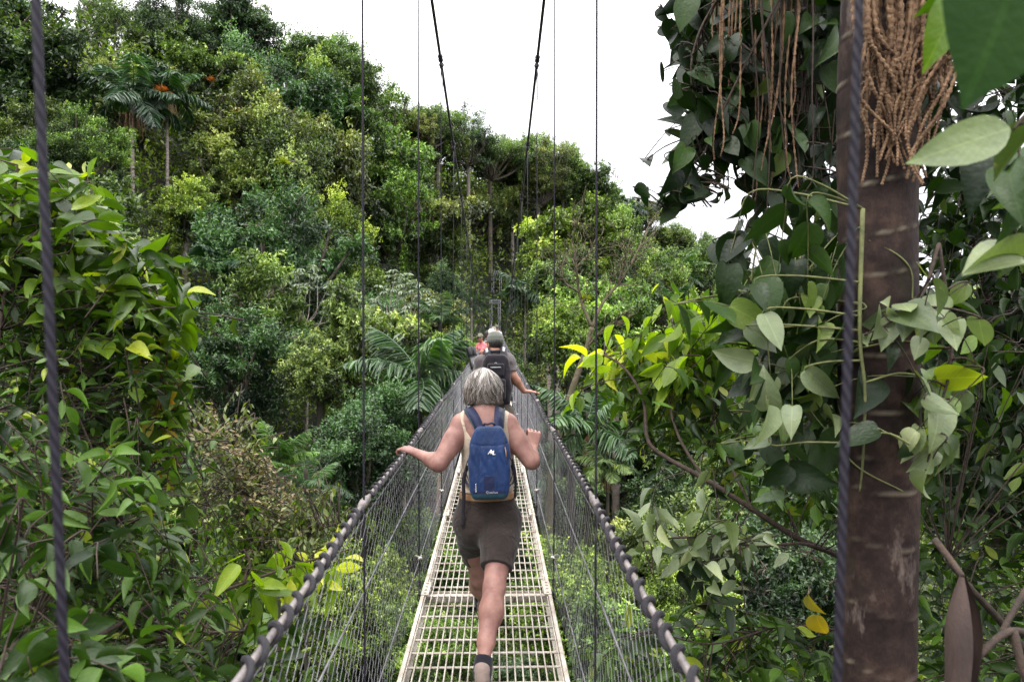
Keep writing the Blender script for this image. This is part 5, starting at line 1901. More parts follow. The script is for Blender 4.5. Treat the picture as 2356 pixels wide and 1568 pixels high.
# ------------------------------------------------------------------ trees placed one by one: the skyline and the crowns the eye picks out
HAND = [
    # u, v, d, form, tone, radius, label
    (28, 60, 70, 'sparse', 'dark', 4.6, 'feathery dark tree with sky gaps at the top of the left slope'),
    (70, 118, 76, 'umbrella', 'dark', 3.2, 'dark flat-topped tree left of the skyline gap on the left slope'),
    (50, 235, 66, 'layered', 'dark', 4.6, 'dark tiered tree below the feathery tree at the far left'),
    (170, 262, 70, 'umbrella', 'dark', 4.0, 'dark spreading tree behind the tall palm fronds'),
    (252, 92, 80, 'sparse', 'mid', 4.4, 'thin vine-hung skyline tree above the tall slender palm'),
    (236, 40, 84, 'sparse', 'olive', 3.2, 'wispy treetop rising highest above the slender palm'),
    (398, 105, 84, 'layered', 'dark', 5.0, 'near-black tiered skyline tree right of the wispy treetop'),
    (350, 66, 88, 'sparse', 'dark', 3.4, 'dark ragged treetop beside the near-black tiered tree'),
    (545, 92, 90, 'round', 'dark', 4.8, 'dark pointed skyline tree with olive top left of the notch'),
    (572, 62, 92, 'sparse', 'olive', 3.4, 'olive treetop poking highest left of the domed tree'),
    (660, 150, 92, 'umbrella', 'dark', 4.0, 'dark low skyline tree between the pointed and the domed tree'),
    (762, 165, 92, 'umbrella', 'bright', 5.4, 'bright domed skyline tree left of the outermost left rope'),
    (812, 230, 90, 'round', 'mid', 4.6, 'rounded shoulder of mid-green foliage at the outermost left rope'),
    (740, 280, 84, 'column', 'olive', 5.0, 'olive vine-draped tree under the bright domed tree'),
    (898, 300, 108, 'layered', 'bright', 4.4, 'bright green tree in the skyline step right of the outermost left rope'),
    (968, 300, 116, 'umbrella', 'bright', 5.2, 'bright skyline tree crossed by the second left rope'),
    (952, 322, 108, 'round', 'rusty', 3.4, 'tree with reddish new leaves on the ridge beside the second left rope'),
    (1010, 318, 122, 'sparse', 'olive', 4.2, 'olive skyline tree just left of the left main cable'),
    (1078, 330, 126, 'sparse', 'dark', 5.2, 'dark airy skyline tree behind the left main cable'),
    (1128, 372, 132, 'umbrella', 'mid', 6.0, 'mid-green spreading tree on the ridge between the main cables'),
    (1180, 385, 138, 'round', 'mid', 5.0, 'lumpy ridge tree left of the right main cable'),
    (1238, 420, 136, 'layered', 'rusty', 6.2, 'brown-green tree behind the right main cable'),
    (1295, 400, 142, 'round', 'bright', 6.4, 'big bright skyline tree crossed by the inner right rope'),
    (1340, 470, 146, 'round', 'mid', 6.0, 'mid-green shoulder tree between the two right ropes'),
    (1385, 500, 150, 'sparse', 'olive', 5.0, 'sparse skyline tree behind the outer right rope'),
    (1475, 500, 158, 'umbrella', 'rusty', 5.4, 'flat brownish skyline tree above the bare forked tree'),
    (1530, 560, 160, 'umbrella', 'olive', 5.2, 'flat olive skyline tree right of the bare forked tree'),
    (1592, 588, 172, 'round', 'mid', 5.6, 'round skyline tree left of the lone thin palm'),
    (1660, 668, 190, 'round', 'olive', 6.0, 'hazy olive tree under the lone thin palm'),
    (1760, 690, 210, 'round', 'mid', 7.0, 'distant rounded tree seen through the hanging vine leaves'),
    (575, 350, 65, 'layered', 'rusty', 5.0, 'large brownish olive tree with tiered sprays carrying the orange bromeliads'),
    (520, 440, 60, 'layered', 'pale', 3.4, 'pale feathery tree right of the whitish palm trunk'),
    (650, 440, 62, 'column', 'olive', 5.0, 'olive tangle of vines with the yellow-green bromeliad'),
    (760, 460, 72, 'column', 'rusty', 5.4, 'olive vine-hung tree left of the outermost left rope'),
    (432, 500, 50, 'layered', 'lime', 2.0, 'small lime tree in front of the white-trunked palm'),
    (90, 350, 48, 'layered', 'olive', 2.8, 'reddish olive shrubby tree behind the foreground bush'),
    (190, 365, 46, 'layered', 'bright', 2.3, 'bright tiered tree left of the slender palm trunk'),
    (580, 220, 78, 'column', 'blue', 4.6, 'blue-green vine-draped tree under the pointed skyline tree'),
    (660, 300, 72, 'round', 'blue', 4.4, 'blue-green rounded tree in the middle of the left slope'),
    (900, 440, 84, 'column', 'bright', 5.0, 'bright yellow-green tree between the two left ropes'),
    (905, 530, 76, 'layered', 'bright', 4.2, 'bright green leafy tree lower down between the two left ropes'),
    (985, 520, 80, 'umbrella', 'rusty', 4.4, 'greyish olive tree with dark limbs crossed by the second left rope'),
    (1012, 560, 78, 'layered', 'olive', 3.2, 'tall olive tree overhanging the left main cable'),
    (1085, 500, 136, 'umbrella', 'pale', 7.0, 'pale grey-green spreading tree between the main cables'),
    (1290, 590, 74, 'round', 'lime', 4.4, 'yellow-green fine-leaved tree left of the bare forked tree'),
    (1400, 580, 76, 'round', 'bright', 4.0, 'bright fine-leaved tree behind the bare forked branches'),
    (1285, 660, 62, 'round', 'mid', 2.5, 'mid-green round tree right of the far bridge end'),
    (1318, 705, 55, 'round', 'bright', 2.4, 'bright round tree just left of the bare forked trunk'),
    (1308, 800, 42, 'column', 'lime', 2.2, 'yellow-green vine-smothered tree right of the man with the pack'),
    (1262, 770, 50, 'column', 'lime', 1.6, 'lime vine mound close right of the far walkers'),
    (1415, 790, 48, 'round', 'bright', 3.0, 'bright rounded tree right of the bare forked trunk'),
    (1480, 690, 66, 'layered', 'bright', 3.6, 'bright leafy tree behind the outer right rope'),
    (1600, 640, 118, 'round', 'mid', 4.6, 'mid-green tree behind the star-shaped palm'),
    (780, 570, 60, 'column', 'lime', 3.2, 'vine-covered lime tree between the silver trees'),
    (600, 750, 42, 'layered', 'mid', 2.9, 'broad mid-green tree with tiered leaves left of centre slope'),
    (825, 800, 38, 'round', 'pale', 2.5, 'rounded pale olive tree at the outermost left rope'),
    (735, 860, 36, 'round', 'olive', 1.8, 'olive bush-like tree left of the rounded pale olive one'),
    (540, 850, 38, 'layered', 'blue', 2.6, 'shaded blue-green tiered tree left of the olive trees'),
    (1018, 672, 64, 'column', 'dark', 1.8, 'dark narrow tree at the gap left of the far bridge end'),
    (1000, 755, 46, 'round', 'rusty', 1.9, 'brownish bush at the left netting near the pink-shirted man'),
    (1032, 815, 33, 'round', 'lime', 1.0, 'small lime shrub behind the pink-shirted man'),
    (650, 1350, 23, 'round', 'lime', 1.7, 'lime bush deep in the hollow under the arching branch tip'),
    (765, 1260, 25, 'round', 'lime', 1.7, 'lime bush seen over the left railing behind the yellow-green leaf pairs'),
    (850, 1410, 21, 'round', 'lime', 1.6, 'bright lime bush behind the left netting at the outermost left rope'),
    (955, 1310, 24, 'round', 'bright', 1.7, 'bright green bush behind the left netting beside the walkway'),
    (720, 1500, 20, 'round', 'lime', 1.5, 'lime bush low behind the left netting near the bottom'),
    (1010, 1520, 19, 'layered', 'bright', 1.5, 'bright leafy bush directly under the left edge of the walkway'),
    (1310, 1400, 23, 'round', 'lime', 1.7, 'lime bush behind the right netting low beside the walkway'),
    (1420, 1520, 20, 'round', 'bright', 1.5, 'bright bush behind the right railing near the bottom'),
    (1530, 1390, 24, 'layered', 'lime', 1.7, 'lime bush under the pale spray of leaves on the right'),
    (830, 1060, 23, 'round', 'blue', 1.9, 'blue-green small-leaved bush left of the left railing'),
    (880, 1010, 26, 'round', 'blue', 1.9, 'blue-green bush under the big drooping palm'),
]
for (u, v, d, k, t, r_, lb) in HAND:
    tree(u, v, d, k, t, r_, lb)

# ------------------------------------------------------------------ the rest of the forest
LAND = [(304, 230, 'the slender fruiting palm'), (500, 610, 'the broad blue-green palm'), (702, 660, 'the larger silver-leaved tree'), (925, 690, 'the smaller silver-leaved tree'),
        (762, 150, 'the bright domed skyline tree'), (968, 300, 'the second left rope on the ridge'), (1124, 385, 'the palm with the brown dead frond'), (1140, 650, 'the far lattice tower'),
        (1295, 400, 'the big bright skyline tree'), (1370, 720, 'the bare forked tree'), (1558, 630, 'the star-shaped palm'), (968, 868, 'the big drooping palm'),
        (1352, 985, 'the fanning palm right of the railing'), (640, 1075, 'the sunlit yellow-green palm'), (560, 320, 'the orange bromeliads'), (652, 440, 'the yellow-green bromeliad'),
        (1448, 486, 'the skyline palm with the pale spike'), (430, 490, 'the small lime tree'), (1290, 590, 'the yellow-green fine-leaved tree'), (842, 640, 'the outermost left rope'),
        (1375, 980, 'the outer right rope'), (830, 1060, 'the blue-green small-leaved bush'), (1110, 1380, 'the walkway grating'), (700, 1290, 'the left railing low down'), (1600, 1300, 'the pale spray of leaves')]
_used = set()


def where_label(look, u, v):
    near = sorted(LAND, key=lambda l: math.hypot(l[0] - u, l[1] - v))

    def rel(l):
        dx, dy = u - l[0], v - l[1]
        far = math.hypot(dx, dy)
        how = 'just ' if far < 70 else ('' if far < 150 else 'well ')
        if abs(dx) > 2.2 * abs(dy): w = 'right of' if dx > 0 else 'left of'
        elif abs(dy) > 2.2 * abs(dx): w = 'below' if dy > 0 else 'above'
        else: w = ('below and ' if dy > 0 else 'above and ') + ('right of' if dx > 0 else 'left of')
        return how + w + ' ' + l[2]
    for l in near[:6]:
        s = f'{look} {rel(l)}'
        if s not in _used and len(s.split()) <= 16:
            _used.add(s); return s
    for sz in ('smaller', 'larger', 'darker', 'paler'):
        s = f'{sz} {look} {rel(near[0])}'
        if s not in _used:
            _used.add(s); return s
    return s


def in_poly(u, v, poly):
    c = False; n = len(poly)
    for i in range(n):
        x1, y1 = poly[i]; x2, y2 = poly[(i + 1) % n]
        if (y1 > v) != (y2 > v) and u < (x2 - x1) * (v - y1) / (y2 - y1) + x1: c = not c
    return c


KEEP = [(304, 215, 95, 55), (384, 205, 60, 57), (505, 615, 80, 46), (492, 545, 40, 50), (686, 175, 40, 84), (1208, 676, 55, 84), (1140, 655, 60, 130), (1138, 730, 40, 118),
        (1124, 395, 45, 150), (1168, 445, 40, 150), (1558, 632, 55, 112), (1645, 578, 32, 180), (1692, 622, 34, 175), (1402, 470, 34, 150), (1448, 486, 34, 150), (1420, 640, 45, 92),
        (1085, 700, 34, 74), (1545, 705, 48, 62), (968, 868, 120, 25), (1010, 742, 55, 40), (1052, 850, 55, 36), (952, 985, 70, 26), (1352, 985, 95, 25), (1398, 1075, 50, 24),
        (640, 1075, 80, 18.5), (700, 1128, 85, 18), (470, 1075, 40, 27), (541, 262, 25, 64), (374, 213, 20, 52), (652, 378, 24, 56), (702, 668, 90, 44), (925, 690, 80, 43),
        (1330, 620, 45, 36), (1430, 640, 50, 36), (1320, 880, 35, 36), (310, 400, 22, 55), (392, 420, 20, 57), (430, 490, 40, 50)]


def fill():
    rng = random.Random(9)
    pts = []
    cand = []
    for _ in range(26000):
        a = rng.uniform(-.66, .60)
        r = math.sqrt(rng.uniform(12 ** 2, 175 ** 2)) if rng.random() < .7 else rng.uniform(12, 60)
        cand.append((r * math.sin(a), r * math.cos(a), r))
    taken = [(lambda p: (p.x, p.y, t[3] * t[2] / F))(P(t[0], t[1], t[2])) for t in TREES]
    grid = list(taken)
    n = 0
    out = []
    for x, y, r in cand:
        sp = 2.6 if r < 30 else (4.0 if r < 50 else (5.4 if r < 95 else 7.4))
        R_ = sp * rng.uniform(.62, .95)
        if r < 30: R_ = min(R_, 1.9)
        g = float(terrain(x, y))
        H = {0: rng.uniform(.9, 2.0), 1: rng.uniform(2.0, 3.6), 2: rng.uniform(3.4, 6.2)}[0 if r < 30 else (1 if r < 50 else 2)]
        z = g + H
        if abs(x - BX) < R_ * 1.5 + 1.0 and y < 120 and z + R_ * 1.3 > float(deck_z(y)) - 1.2: continue
        if any((x - q[0]) ** 2 + (y - q[1]) ** 2 < max(sp, q[2] * .9) ** 2 for q in grid): continue
        u, v, d = proj((x, y, z))
        if u < -60 or u > 2420 or v > 1640: continue
        Rp = R_ * F / d
        if in_poly(u, v, [(-200, 560), (330, 640), (400, 800), (400, 1000), (440, 1250), (520, 1420), (520, 1700), (-200, 1700)]): continue
        if in_poly(u, v, [(1660, 760), (1700, 720), (2000, 720), (2000, 1100), (1720, 1000)]): continue
        if in_poly(u, v, [(1925, 820), (2500, 820), (2500, 1700), (1925, 1700)]): continue
        if v - Rp * .95 < np.interp(u, _su, _sv) - 25: continue
        if any(d < q[3] + 2 and math.hypot(u - q[0], v - q[1]) < q[2] + Rp * .85 for q in KEEP): continue
        if d < 62 and in_poly(u, v - Rp * .5, [(235, 270), (450, 270), (450, 560), (235, 560)]): continue
        # hidden behind the ridge
        az = math.atan2(x, y) + YAW
        uu = CU + F * math.tan(az)
        if r > np.interp(uu, _su, _sr) + 6: continue
        grid.append((x, y, 0)); out.append((u, v, d, R_))
    out.sort(key=lambda q: q[2])
    kinds = ['round', 'layered', 'column', 'round', 'umbrella', 'layered', 'round']
    for u, v, d, R_ in out:
        k = kinds[rng.randrange(7)]
        if d > 42 and rng.random() < .22: k = rng.choice(['umbrella', 'sparse', 'umbrella'])
        if d > 42 and not (240 < u < 460 and d < 64) and k in ('umbrella', 'sparse') and v - 3.2 / d * F > np.interp(u, _su, _sv) + 40: v -= 3.2 / d * F
        if d < 30: k = rng.choice(['round', 'round', 'layered', 'column'])
        tones = ['mid', 'olive', 'dark', 'mid', 'blue', 'rusty', 'bright', 'dark', 'pale', 'mid']
        if d < 27: tones = ['lime', 'bright', 'lime', 'lime', 'mid', 'olive'] if u > 560 else ['mid', 'dark', 'olive', 'blue']
        if d > 100: tones = ['mid', 'olive', 'bright', 'pale', 'rusty', 'mid']
        t = rng.choice(tones)
        look = ('low ' if d < 30 else '') + TONES[t][1] + ' ' + (FORMS[k] if d >= 30 else FORMS[k].replace('tree', 'bush'))
        g = 'bushes in the valley below the bridge' if d < 30 else 'trees of the rainforest slope'
        tree(u, v, d, k, t, R_, where_label(look, u, v), name='valley_bush' if d < 30 else 'forest_tree', group=g, sq=1.0)
    # slender palms scattered through the forest
    pr = random.Random(4); k = 0; tries = 0
    far = [q for q in out if 44 < q[2] < 130]
    while k < 14 and tries < 200:
        tries += 1
        u, v, d, R_ = pr.choice(far)
        v2 = v - 4.2 / d * F
        if any(math.hypot(u - q[0], v2 - q[1]) < 120 for q in KEEP) or v2 < np.interp(u, _su, _sv): continue
        KEEP.append((u, v2, 40, d)); k += 1
        palm(u, v2, d - 1.5, 5.6 / d * F, where_label(pr.choice(['slender palm', 'dark feathery palm', 'green palm']), u, v2), pr.randrange(4), (pr.uniform(.75, 1.1), pr.uniform(.95, 1.25), pr.uniform(.8, 1.05)), pr.uniform(0, 6), .1, group='palms of the rainforest slope')
    print('FILL', len(out))


fill()
# ------------------------------------------------------------------ foreground plants
M_nearL = leaf_mat('glossy_leaf', (.009, .024, .006), (.085, .165, .026), (.24, .30, .035), rough=.36, trans=.2, tcol=(.34, .44, .05), veins=True, spots=(.16, .10, .03), spec=.25)
M_nearB = leaf_mat('bright_leaf', (.022, .052, .007), (.12, .205, .020), (.33, .38, .03), rough=.36, trans=.30, tcol=(.42, .50, .05), veins=True, spec=.4)
M_nearP = leaf_mat('dusty_leaf', (.06, .09, .038), (.20, .25, .13), (.31, .35, .19), rough=.46, trans=.2, tcol=(.30, .38, .10), veins=True, spots=(.30, .24, .12), spec=.55)
M_nearY = leaf_mat('yellowing_leaf', (.14, .15, .025), (.32, .29, .045), (.36, .17, .03), rough=.45, trans=.4, tcol=(.55, .40, .05), veins=True, spots=(.25, .12, .03))
M_heart = leaf_mat('heart_leaf', (.007, .017, .006), (.042, .082, .022), (.15, .21, .055), rough=.38, trans=.22, tcol=(.22, .33, .045), veins=True, spots=(.02, .03, .012), spec=.25)
M_lime = leaf_mat('lime_leaf', (.06, .12, .012), (.24, .34, .035), (.50, .52, .06), rough=.4, trans=.42, tcol=(.42, .50, .05), veins=True, spec=.35)
M_olive = leaf_mat('olive_leaf', (.05, .065, .022), (.19, .215, .085), (.34, .34, .16), rough=.45, trans=.25)
M_darkleaf = leaf_mat('dark_green_leaf', (.014, .036, .010), (.045, .10, .022), rough=.6, trans=.45, tcol=(.16, .30, .04), veins=True, spec=.15)  # dark green, low-gloss leaf for the upper right corner
M_tan = leaf_mat('seed_spray', (.16, .12, .06), (.34, .27, .16), rough=.7, trans=.1)
M_stem = simple('brown_stem', (.065, .042, .030), (.022, .017, .013), rough=.85, scale=30, bump=.5, bscale=80)
M_stemg = simple('green_stem', (.16, .17, .06), (.07, .08, .03), rough=.7, scale=30)


def sample_poly(poly, n, rng, soft=0.0):
    us = [p[0] for p in poly]; vs = [p[1] for p in poly]
    out = []
    while len(out) < n:
        u, v = rng.uniform(min(us), max(us)), rng.uniform(min(vs), max(vs))
        if in_poly(u, v, poly): out.append((u, v))
    return out


def plant(name, label, cat, stems, sprays, seed, stem_mat=None, stem_r=.014, group=None, root_to_ground=True):
    """stems: pixel polylines (u, v, d); sprays: dicts of poly, n, d range, leaf kind, size, material, direction"""
    rng = np.random.default_rng(seed)
    paths = []
    for st in stems:
        q = [P(*s) for s in st]
        paths.append(catmull(q, 7))
    b = paths[0][0] if paths else P(sprays[0]['poly'][0][0], sprays[0]['poly'][0][1], sprays[0]['d'][0])
    root = empty(name, b, label, cat, group)
    o = np.array(b)
    sm = MB(); samples = []
    for i, pth in enumerate(paths):
        r0 = stem_r if not isinstance(stem_r, (list, tuple)) else stem_r[min(i, len(stem_r) - 1)]
        sm.tube(np.array([tuple(q) for q in pth]) - o, np.linspace(r0, r0 * .35, len(pth)), 7)
        samples += [tuple(q) for q in pth]
    S = np.array(samples) if samples else None
    for sp in sprays:
        mb = MB()
        d0, d1 = sp['d']; kind = sp.get('leaf', 'oval'); ll = sp['size']; ar = sp.get('aspect', .42)
        nl = sp.get('leaves', 9); tl = sp.get('twig', .45)
        bias = Vector(sp.get('dir', (0, 0, .4)))
        for (u, v) in sample_poly(sp['poly'], sp['n'], rng):
            w = rng.random()
            d = d0 + (d1 - d0) * w
            if 'dgrad' in sp: d += sp['dgrad'] * (u - sp['poly'][0][0])
            tip = P(u, v, d)
            dr = (bias + Vector(unit(rng, 1)[0]) * sp.get('rand', .8)).normalized()
            L = tl * rng.uniform(.6, 1.3)
            base = tip - dr * L
            sag = Vector((0, 0, sp.get('sag', -.12) * L))
            pts = [base, base.lerp(tip, .5) - sag * .6, tip + sag * .2]
            if S is not None and sp.get('attach', True):
                dd = np.linalg.norm(S - np.array(base), axis=1); k = int(dd.argmin())
                if dd[k] < sp.get('reach', .55) and dd[k] > .02:
                    a = Vector(S[k]); pts = [a, a.lerp(base, .6) - sag * .5] + pts
            pth = catmull(pts, 4)
            sm.tube(np.array([tuple(q) for q in pth]) - o, np.linspace(.0045, .0016, len(pth)) * sp.get('tw', 1.0), 4)
            n = max(2, int(nl * rng.uniform(.7, 1.3)))
            t = np.linspace(.12, 1.0, n)
            seg = catmull([pts[-3], pts[-2], pts[-1]], 8)
            idx = np.clip((t * (len(seg) - 1)).astype(int), 0, len(seg) - 1)
            B = np.array([tuple(seg[i]) for i in idx])
            tw = np.array(dr)
            side = np.cross(tw, UP); side /= max(np.linalg.norm(side), 1e-6)
            sgn = np.where(np.arange(n) % 2 == 0, 1.0, -1.0)[:, None]
            dp = sp.get('droop', .3)
            D = tw[None] * rng.uniform(.3, .8, (n, 1)) + side[None] * sgn * rng.uniform(.6, 1.1, (n, 1)) + rng.normal(0, .25, (n, 3)) - UP * dp
            D[-1] = tw * 1.0 - UP * dp * .6 + rng.normal(0, .1, 3)
            N = UP * sp.get('nup', 1.0) + rng.normal(0, .40, (n, 3)) + np.array(sp.get('nb', (0, 0, 0)))
            l = ll * rng.uniform(.65, 1.25, n) * (1 - .25 * np.abs(t - .6))
            # the youngest leaf at the tip is the palest
            tone = np.clip(rng.normal(sp.get('tone', .45), .2, n) + .35 * (t > .9) * sp.get('young', 1.0) + rng.normal(0, .12), 0, 1)
            pet = D / np.linalg.norm(D, axis=1, keepdims=True) * l[:, None] * .10
            leaves(mb, kind, B + pet - o, D, N, l, l * ar * rng.uniform(.78, 1.2, n), tone, rng, .55)
        mb.build('foliage', sp['mat'], root)
    if sm.n: sm.build('stem', stem_mat or M_stem, root)
    return root


# --- left: the tall bright bush beside the nearest rope
plant('broadleaf_bush', 'tall bush with glossy elliptic leaves and bright young tips beside the leftmost rope', 'bush',
      [[(-60, 1560, 3.6), (60, 1100, 3.9), (150, 760, 4.2), (215, 420, 4.4)], [(-40, 1500, 3.8), (120, 1050, 4.2), (260, 760, 4.6), (330, 600, 4.8)],
       [(0, 1450, 4.2), (200, 1080, 4.6), (350, 850, 5.0), (420, 700, 5.2)], [(-90, 1300, 3.6), (-20, 900, 3.8), (20, 600, 4.0), (40, 380, 4.0)],
       [(40, 1450, 4.4), (240, 1180, 4.6), (370, 1050, 4.8), (420, 950, 5.0)]],
      [dict(poly=[(-60, 340), (60, 345), (150, 380), (205, 400), (255, 490), (310, 560), (410, 590), (440, 650), (400, 760), (395, 880), (340, 880), (200, 700), (-60, 560)], n=135, d=(3.7, 4.7), leaf='oval', size=.165, aspect=.42, mat=M_nearB, dir=(.35, -.1, .65), leaves=7, twig=.34, tone=.42, droop=.30),
       dict(poly=[(-60, 480), (120, 520), (320, 640), (400, 800), (405, 960), (420, 1130), (300, 1300), (-60, 1300)], n=520, d=(4.2, 5.6), leaf='oval', size=.096, aspect=.38, mat=M_nearL, dir=(.3, -.2, .5), leaves=9, twig=.36, tone=.40),
       dict(poly=[(-60, 560), (300, 660), (400, 900), (420, 1200), (-60, 1350)], n=150, d=(3.6, 4.4), leaf='oval', size=.092, aspect=.36, mat=M_nearL, dir=(.3, -.3, .35), leaves=7, twig=.34, tone=.5)], 31)
plant('broadleaf_bush', 'large-leaved bush with pale drooping blades filling the lower left corner', 'bush',
      [[(-60, 1620, 2.3), (60, 1450, 2.5), (160, 1330, 2.8), (280, 1200, 3.1)], [(-30, 1640, 2.2), (120, 1520, 2.5), (300, 1420, 2.9), (420, 1330, 3.2)], [(60, 1640, 2.6), (220, 1500, 2.9), (420, 1460, 3.3), (560, 1450, 3.6)]],
      [dict(poly=[(-60, 1020), (150, 1000), (330, 1040), (400, 1150), (420, 1280), (450, 1420), (540, 1600), (-60, 1600)], n=290, d=(2.6, 3.8), leaf='oval', size=.100, aspect=.34, mat=M_nearL, dir=(.5, -.15, .25), leaves=8, twig=.34, tone=.45, young=.5, droop=.35, reach=.8),
       dict(poly=[(-60, 1230), (120, 1250), (260, 1330), (330, 1450), (300, 1600), (-60, 1600)], n=26, d=(1.8, 2.4), leaf='wide', size=.115, aspect=.42, mat=M_nearL, dir=(.5, -.1, .2), leaves=5, twig=.25, tone=.25, droop=.4, reach=.8),
       dict(poly=[(0, 1250), (110, 1250), (420, 1500), (400, 1600), (0, 1600)], n=2, d=(2.4, 2.8), leaf='wide', size=.08, aspect=.42, mat=M_nearY, dir=(.5, -.1, .2), leaves=3, twig=.2, tone=.3, droop=.5, reach=.8)], 32)
plant('climbing_vine', 'vine of round heart-shaped leaves turning orange hanging at the edge of the left bush', 'vine',
      [[(352, 640, 4.3), (372, 720, 4.3), (385, 850, 4.3), (392, 980, 4.35), (470, 1140, 4.4), (560, 1290, 4.6)], [(300, 620, 4.4), (345, 720, 4.3), (380, 760, 4.2)], [(385, 850, 4.3), (400, 1010, 4.3), (425, 1190, 4.3)]],
      [dict(poly=[(355, 680), (415, 680), (425, 760), (412, 830), (365, 800)], n=11, d=(4.2, 4.5), leaf='heart', size=.16, aspect=.85, mat=M_nearB, dir=(.3, -.5, -.3), leaves=3, twig=.16, tone=.35, nup=.7, nb=(0, -.8, 0), droop=.7),
       dict(poly=[(345, 790), (400, 800), (405, 1060), (395, 1190), (375, 1190)], n=14, d=(4.2, 4.5), leaf='heart', size=.105, aspect=.85, mat=M_nearY, dir=(.3, -.5, -.3), leaves=2, twig=.14, tone=.5, nup=.7, nb=(0, -.8, 0), droop=.7),
       dict(poly=[(365, 780), (415, 800), (420, 1060), (430, 1190), (390, 1190)], n=22, d=(4.2, 4.6), leaf='heart', size=.11, aspect=.8, mat=M_nearB, dir=(.3, -.5, -.3), leaves=3, twig=.16, tone=.3, nup=.7, nb=(0, -.7, 0), droop=.7)], 33, stem_r=.006)
plant('arching_branch', 'long thin branch with yellow-green leaf pairs reaching across to the left railing', 'branch',
      [[(140, 1560, 3.2), (300, 1450, 3.4), (480, 1372, 3.7), (640, 1312, 4.0), (760, 1275, 4.2), (806, 1262, 4.3)], [(560, 1340, 3.85), (575, 1295, 3.9), (560, 1262, 3.9)]],
      [dict(poly=[(545, 1255), (600, 1265), (640, 1320), (590, 1370), (545, 1330)], n=7, d=(3.8, 4.0), leaf='oval', size=.20, aspect=.40, mat=M_lime, dir=(.4, -.1, -.1), leaves=3, twig=.16, tone=.35, droop=.5),
       dict(poly=[(650, 1285), (720, 1262), (800, 1262), (820, 1330), (740, 1350), (660, 1330)], n=13, d=(4.0, 4.3), leaf='oval', size=.165, aspect=.42, mat=M_lime, dir=(.5, -.1, -.1), leaves=4, twig=.18, tone=.72, droop=.75)], 34, stem_r=.011)
plant('broadleaf_bush', 'dark bush with large ribbed leaves at the bottom beside the left railing', 'bush',
      [[(420, 1640, 4.4), (500, 1520, 4.6), (600, 1450, 4.9)], [(470, 1640, 4.6), (600, 1540, 4.8), (720, 1490, 5.2)]],
      [dict(poly=[(400, 1420), (520, 1400), (680, 1440), (745, 1500), (740, 1620), (380, 1620)], n=34, d=(4.3, 5.4), leaf='wide', size=.16, aspect=.45, mat=M_nearL, dir=(.2, -.2, .4), leaves=7, twig=.4, tone=.55, droop=.35)], 35)
plant('flowering_shrub', 'olive shrub with hanging seed sprays behind the heart-leaved vine', 'shrub',
      [[(620, 1560, 12), (630, 1350, 12.2), (580, 1150, 12.4), (540, 1010, 12.6)], [(630, 1350, 12.2), (700, 1240, 12), (780, 1200, 12)], [(580, 1150, 12.4), (520, 1050, 12.6), (450, 1000, 12.6)]],
      [dict(poly=[(430, 985), (560, 975), (590, 1040), (610, 1130), (740, 1190), (790, 1210), (760, 1260), (640, 1280), (560, 1180), (470, 1080)], n=210, d=(11.6, 13), leaf='kite', size=.15, aspect=.42, mat=M_olive, dir=(.2, -.2, -.1), leaves=11, twig=.8, tone=.5, droop=.5, reach=1.5, tw=2),
       dict(poly=[(480, 1180), (640, 1200), (720, 1260), (640, 1400), (540, 1420), (470, 1290)], n=120, d=(11.6, 13), leaf='kite', size=.17, aspect=.42, mat=M_nearB, dir=(.1, -.2, -.5), leaves=10, twig=.8, tone=.4, droop=.8, reach=1.5, tw=2),
       dict(poly=[(480, 985), (600, 1020), (690, 1180), (600, 1180)], n=60, d=(11.4, 12.2), leaf='kite', size=.09, aspect=.5, mat=M_tan, dir=(.2, -.2, .1), leaves=12, twig=.6, tone=.1, droop=.2, reach=1.5, tw=2)], 36, stem_r=.04)

